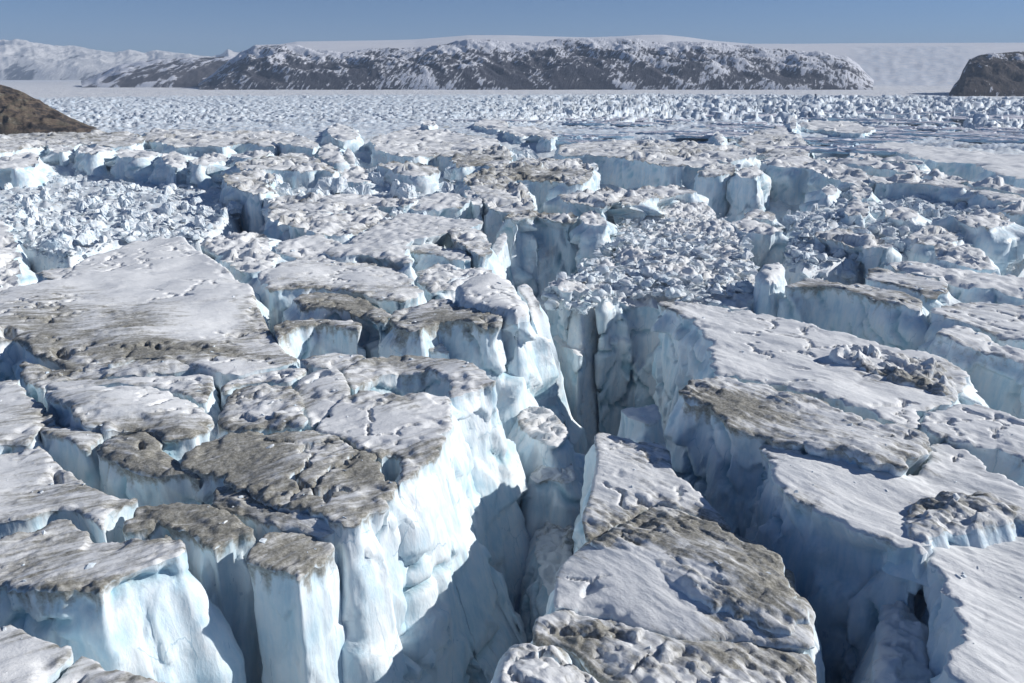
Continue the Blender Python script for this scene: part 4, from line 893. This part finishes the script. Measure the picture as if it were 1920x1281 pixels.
# strips: snow where they face the sky, bare ice on their flanks
m, nt, b, N = mat('strip_ice')
g = nt.nodes.new('ShaderNodeNewGeometry'); sp = nt.nodes.new('ShaderNodeSeparateXYZ'); nt.links.new(g.outputs['True Normal'], sp.inputs[0])
up = nt.nodes.new('ShaderNodeMapRange'); up.inputs['From Min'].default_value = .45; up.inputs['From Max'].default_value = .75; nt.links.new(sp.outputs['Z'], up.inputs['Value'])
c = mixc(nt, up.outputs[0], (.56, .74, .85), (.72, .72, .78)); nt.links.new(mixc(nt, dirt_attr(nt, .25, .8), c, dirt_colour(nt)), b.inputs['Base Color'])
b.inputs['Roughness'].default_value = .7; nt.links.new(bump(nt, noise(nt, mapped(nt, (1, 1, 1)), .25, 5, .65), 2.0, .6), b.inputs['Normal'])
STRIPM = m
ST = [strip_mesh(k) for k in range(6)]
n = 0
while n < 60:
    px = rr.uniform(880, 1990); py = 203 + 80 * rr.random() ** 1.1
    if py > 258 and px < 1100: continue
    if 1640 < px and py > 262: continue
    if px < 1100 and py < 222: continue
    if py < 214 and px < 1500: continue
    z = rr.uniform(-1.5, 1.2); x, y, _ = (float(v) for v in P(px, py, z)); d = math.hypot(x, y)
    o = bpy.data.objects.new('ice_strip', ST[n % 6]); COL.objects.link(o)
    L = rr.uniform(22, 75) * d / 1000; o.location = (x, y, z - 2.6)
    o.scale = (L, rr.uniform(9, 26) * d / 1000, rr.uniform(1.6, 2.6)); o.rotation_euler[2] = math.radians(rr.uniform(-16, 4) - (10 if px > 1500 else 0))
    tag(o, 'thin dirt streaked ice strip among the many parallel strips of the right distance', 'ice strip', 'parallel ice strips in the right distance'); n += 1

def tower_mesh(seed):
    r = random.Random(seed); bm = bmesh.new()
    for lv, (z, q) in enumerate(((0, 1.0), (.6, .92), (1.0, .66))):
        for k in range(6):
            a = k * 1.047 + r.uniform(-.4, .4); bm.verts.new((math.cos(a) * q * r.uniform(.6, 1.15) + .25 * lv * (r.random() - .5), math.sin(a) * q * r.uniform(.6, 1.15), z * r.uniform(.8, 1.05)))
    bmesh.ops.convex_hull(bm, input=bm.verts); bmesh.ops.delete(bm, geom=[v for v in bm.verts if not v.link_faces], context='VERTS')
    bmesh.ops.triangulate(bm, faces=bm.faces)
    for q in (.10, .055, .03):
        bmesh.ops.subdivide_edges(bm, edges=bm.edges, cuts=1, use_grid_fill=True)
        for v in bm.verts: v.co += Vector((r.uniform(-1, 1), r.uniform(-1, 1), r.uniform(-1, 1))) * q
    bmesh.ops.triangulate(bm, faces=bm.faces)
    me = bpy.data.meshes.new('far_serac'); bm.to_mesh(me); bm.free(); me.materials.append(CHUNK); return me
TW = [tower_mesh(70 + k) for k in range(8)]
for n in range(230):
    px = 1960 - 1120 * rr.random() ** 1.25; py = 184 + 34 * rr.random() + (6 if px > 1500 else 0)
    x, y, _ = (float(v) for v in P(px, py, -3)); d = math.hypot(x, y)
    o = bpy.data.objects.new('far_serac', TW[n % 8]); COL.objects.link(o); k = rr.uniform(.6, 1.5) * (.7 + d / 3500)
    o.location = (x, y, -6); o.scale = (k * rr.uniform(3.5, 9), k * 6, k * rr.uniform(4, 7.5)); o.rotation_euler[2] = rr.uniform(0, 6.28)
    tag(o, 'jagged blue white serac in the chaotic belt beyond the parallel strips', 'serac', 'far belt of jagged seracs')

for (poly, z, cnt, h0, h1, label, group) in [
    ([(0,330),(200,326),(430,334),(450,380),(420,420),(240,440),(60,470)], ((330, -16), (455, -4)), 110, 2.2, 6.0, 'jagged white serac rising out of the broad rubble bowl', 'seracs in the white rubble bowl'),
    ([(400,296),(640,284),(860,320),(870,430),(770,465),(520,436),(450,345)], -8, 70, 5.0, 9.5, 'jagged pale serac wedged between the broken slabs of the middle distance', 'seracs between the middle distance slabs'),
    ([(900,280),(1040,262),(1420,292),(1500,300),(1420,345),(1180,340),(900,312)], -12, 36, 7.0, 14.0, 'jagged ice pinnacle between the long distant slabs near the centre', 'pinnacles between the distant slabs'),
    ([(1185,392),(1300,372),(1395,445),(1412,550),(1340,570),(1170,545),(1060,560),(1140,455)], -7.2, 60, 1.6, 4.8, 'upright angular ice block bristling from the central debris heap', 'upright blocks in the debris heap'),
    ([(1462,395),(1640,356),(1850,376),(1915,405),(1850,455),(1700,474),(1500,505)], -6, 44, 2.0, 5.5, 'upright ice pinnacle in the rubble field below the parallel slabs', 'pinnacles in the right hand rubble')]:
    a = np.array(poly, float); k = 0
    while k < cnt:
        px, py = rr.uniform(a[:, 0].min(), a[:, 0].max()), rr.uniform(a[:, 1].min(), a[:, 1].max())
        if not inside(np.array([px]), np.array([py]), a)[0]: continue
        zz = float(zone_level(z, np.array([py]))[0]) if isinstance(z, tuple) else z
        x, y, _ = (float(v) for v in P(px, py, zz)); h = rr.uniform(h0, h1)
        o = bpy.data.objects.new('ice_pinnacle', TW[rr.randrange(8)]); COL.objects.link(o)
        o.location = (x, y, zz - 1.5); o.scale = (h * rr.uniform(.45, 1.1), h * rr.uniform(.4, .9), h); o.rotation_euler = (rr.uniform(-.15, .15), rr.uniform(-.15, .15), rr.uniform(0, 6.28))
        tag(o, label, 'ice tower', group); k += 1

# ------------------------------------------------------------------ air, light, sky, camera
def box(name, lo, hi):
    bm = bmesh.new(); bmesh.ops.create_cube(bm, size=1)
    for v in bm.verts: v.co = [lo[i] if v.co[i] < 0 else hi[i] for i in range(3)]
    me = bpy.data.meshes.new(name); bm.to_mesh(me); bm.free(); return me
m = bpy.data.materials.new('haze'); m.use_nodes = True; nt = m.node_tree
nt.nodes.remove(nt.nodes['Principled BSDF'])
pv = nt.nodes.new('ShaderNodeVolumePrincipled'); pv.inputs['Color'].default_value = (.60, .76, 1.0, 1); pv.inputs['Density'].default_value = HAZE; pv.inputs['Anisotropy'].default_value = 0
nt.links.new(pv.outputs[0], nt.nodes['Material Output'].inputs['Volume'])
me = box('haze', (-24000, -400, -120), (24000, 20500, 900)); me.materials.append(m)
if HAZE: tag(link('haze', me), kind='stuff', label='thin blue air between the viewer and the far mountains', cat='haze')

EL, AZ = math.radians(SUN_EL), math.radians(SUN_AZ)          # azimuth from +Y towards +X
sd = Vector((math.cos(EL) * math.sin(AZ), math.cos(EL) * math.cos(AZ), math.sin(EL)))
L = bpy.data.lights.new('sun', 'SUN'); L.energy = SUN; L.angle = math.radians(.5); L.color = (1.0, .965, .915)
lo = bpy.data.objects.new('sun', L); COL.objects.link(lo); lo.rotation_euler = sd.to_track_quat('Z', 'Y').to_euler(); lo.location = (100, 100, 300)
w = bpy.data.worlds.new('World'); SC.world = w; w.use_nodes = True; nt = w.node_tree
sk = nt.nodes.new('ShaderNodeTexSky'); sk.sky_type = 'NISHITA'; sk.sun_disc = False; sk.sun_elevation = EL; sk.sun_rotation = AZ
sk.altitude, sk.air_density, sk.dust_density, sk.ozone_density = SKYP
bg = nt.nodes['Background']; nt.links.new(sk.outputs[0], bg.inputs[0]); bg.inputs[1].default_value = SKY

cam = bpy.data.cameras.new('camera'); cam.lens = F / 1920 * 36; cam.sensor_width = 36; cam.clip_start = .5; cam.clip_end = 60000
co = bpy.data.objects.new('camera', cam); COL.objects.link(co); co.location = (0, 0, CAMH); co.rotation_euler = (math.pi / 2 - PITCH, 0, 0); SC.camera = co
SC.view_settings.view_transform = 'Standard'; SC.view_settings.look = 'None'; SC.view_settings.exposure = EXPO; SC.view_settings.gamma = 1
SC.cycles.max_bounces = 10; SC.cycles.diffuse_bounces = 3; SC.cycles.volume_bounces = 0
print('verts', STATS[0], 'time', round(time.time() - T0, 1))
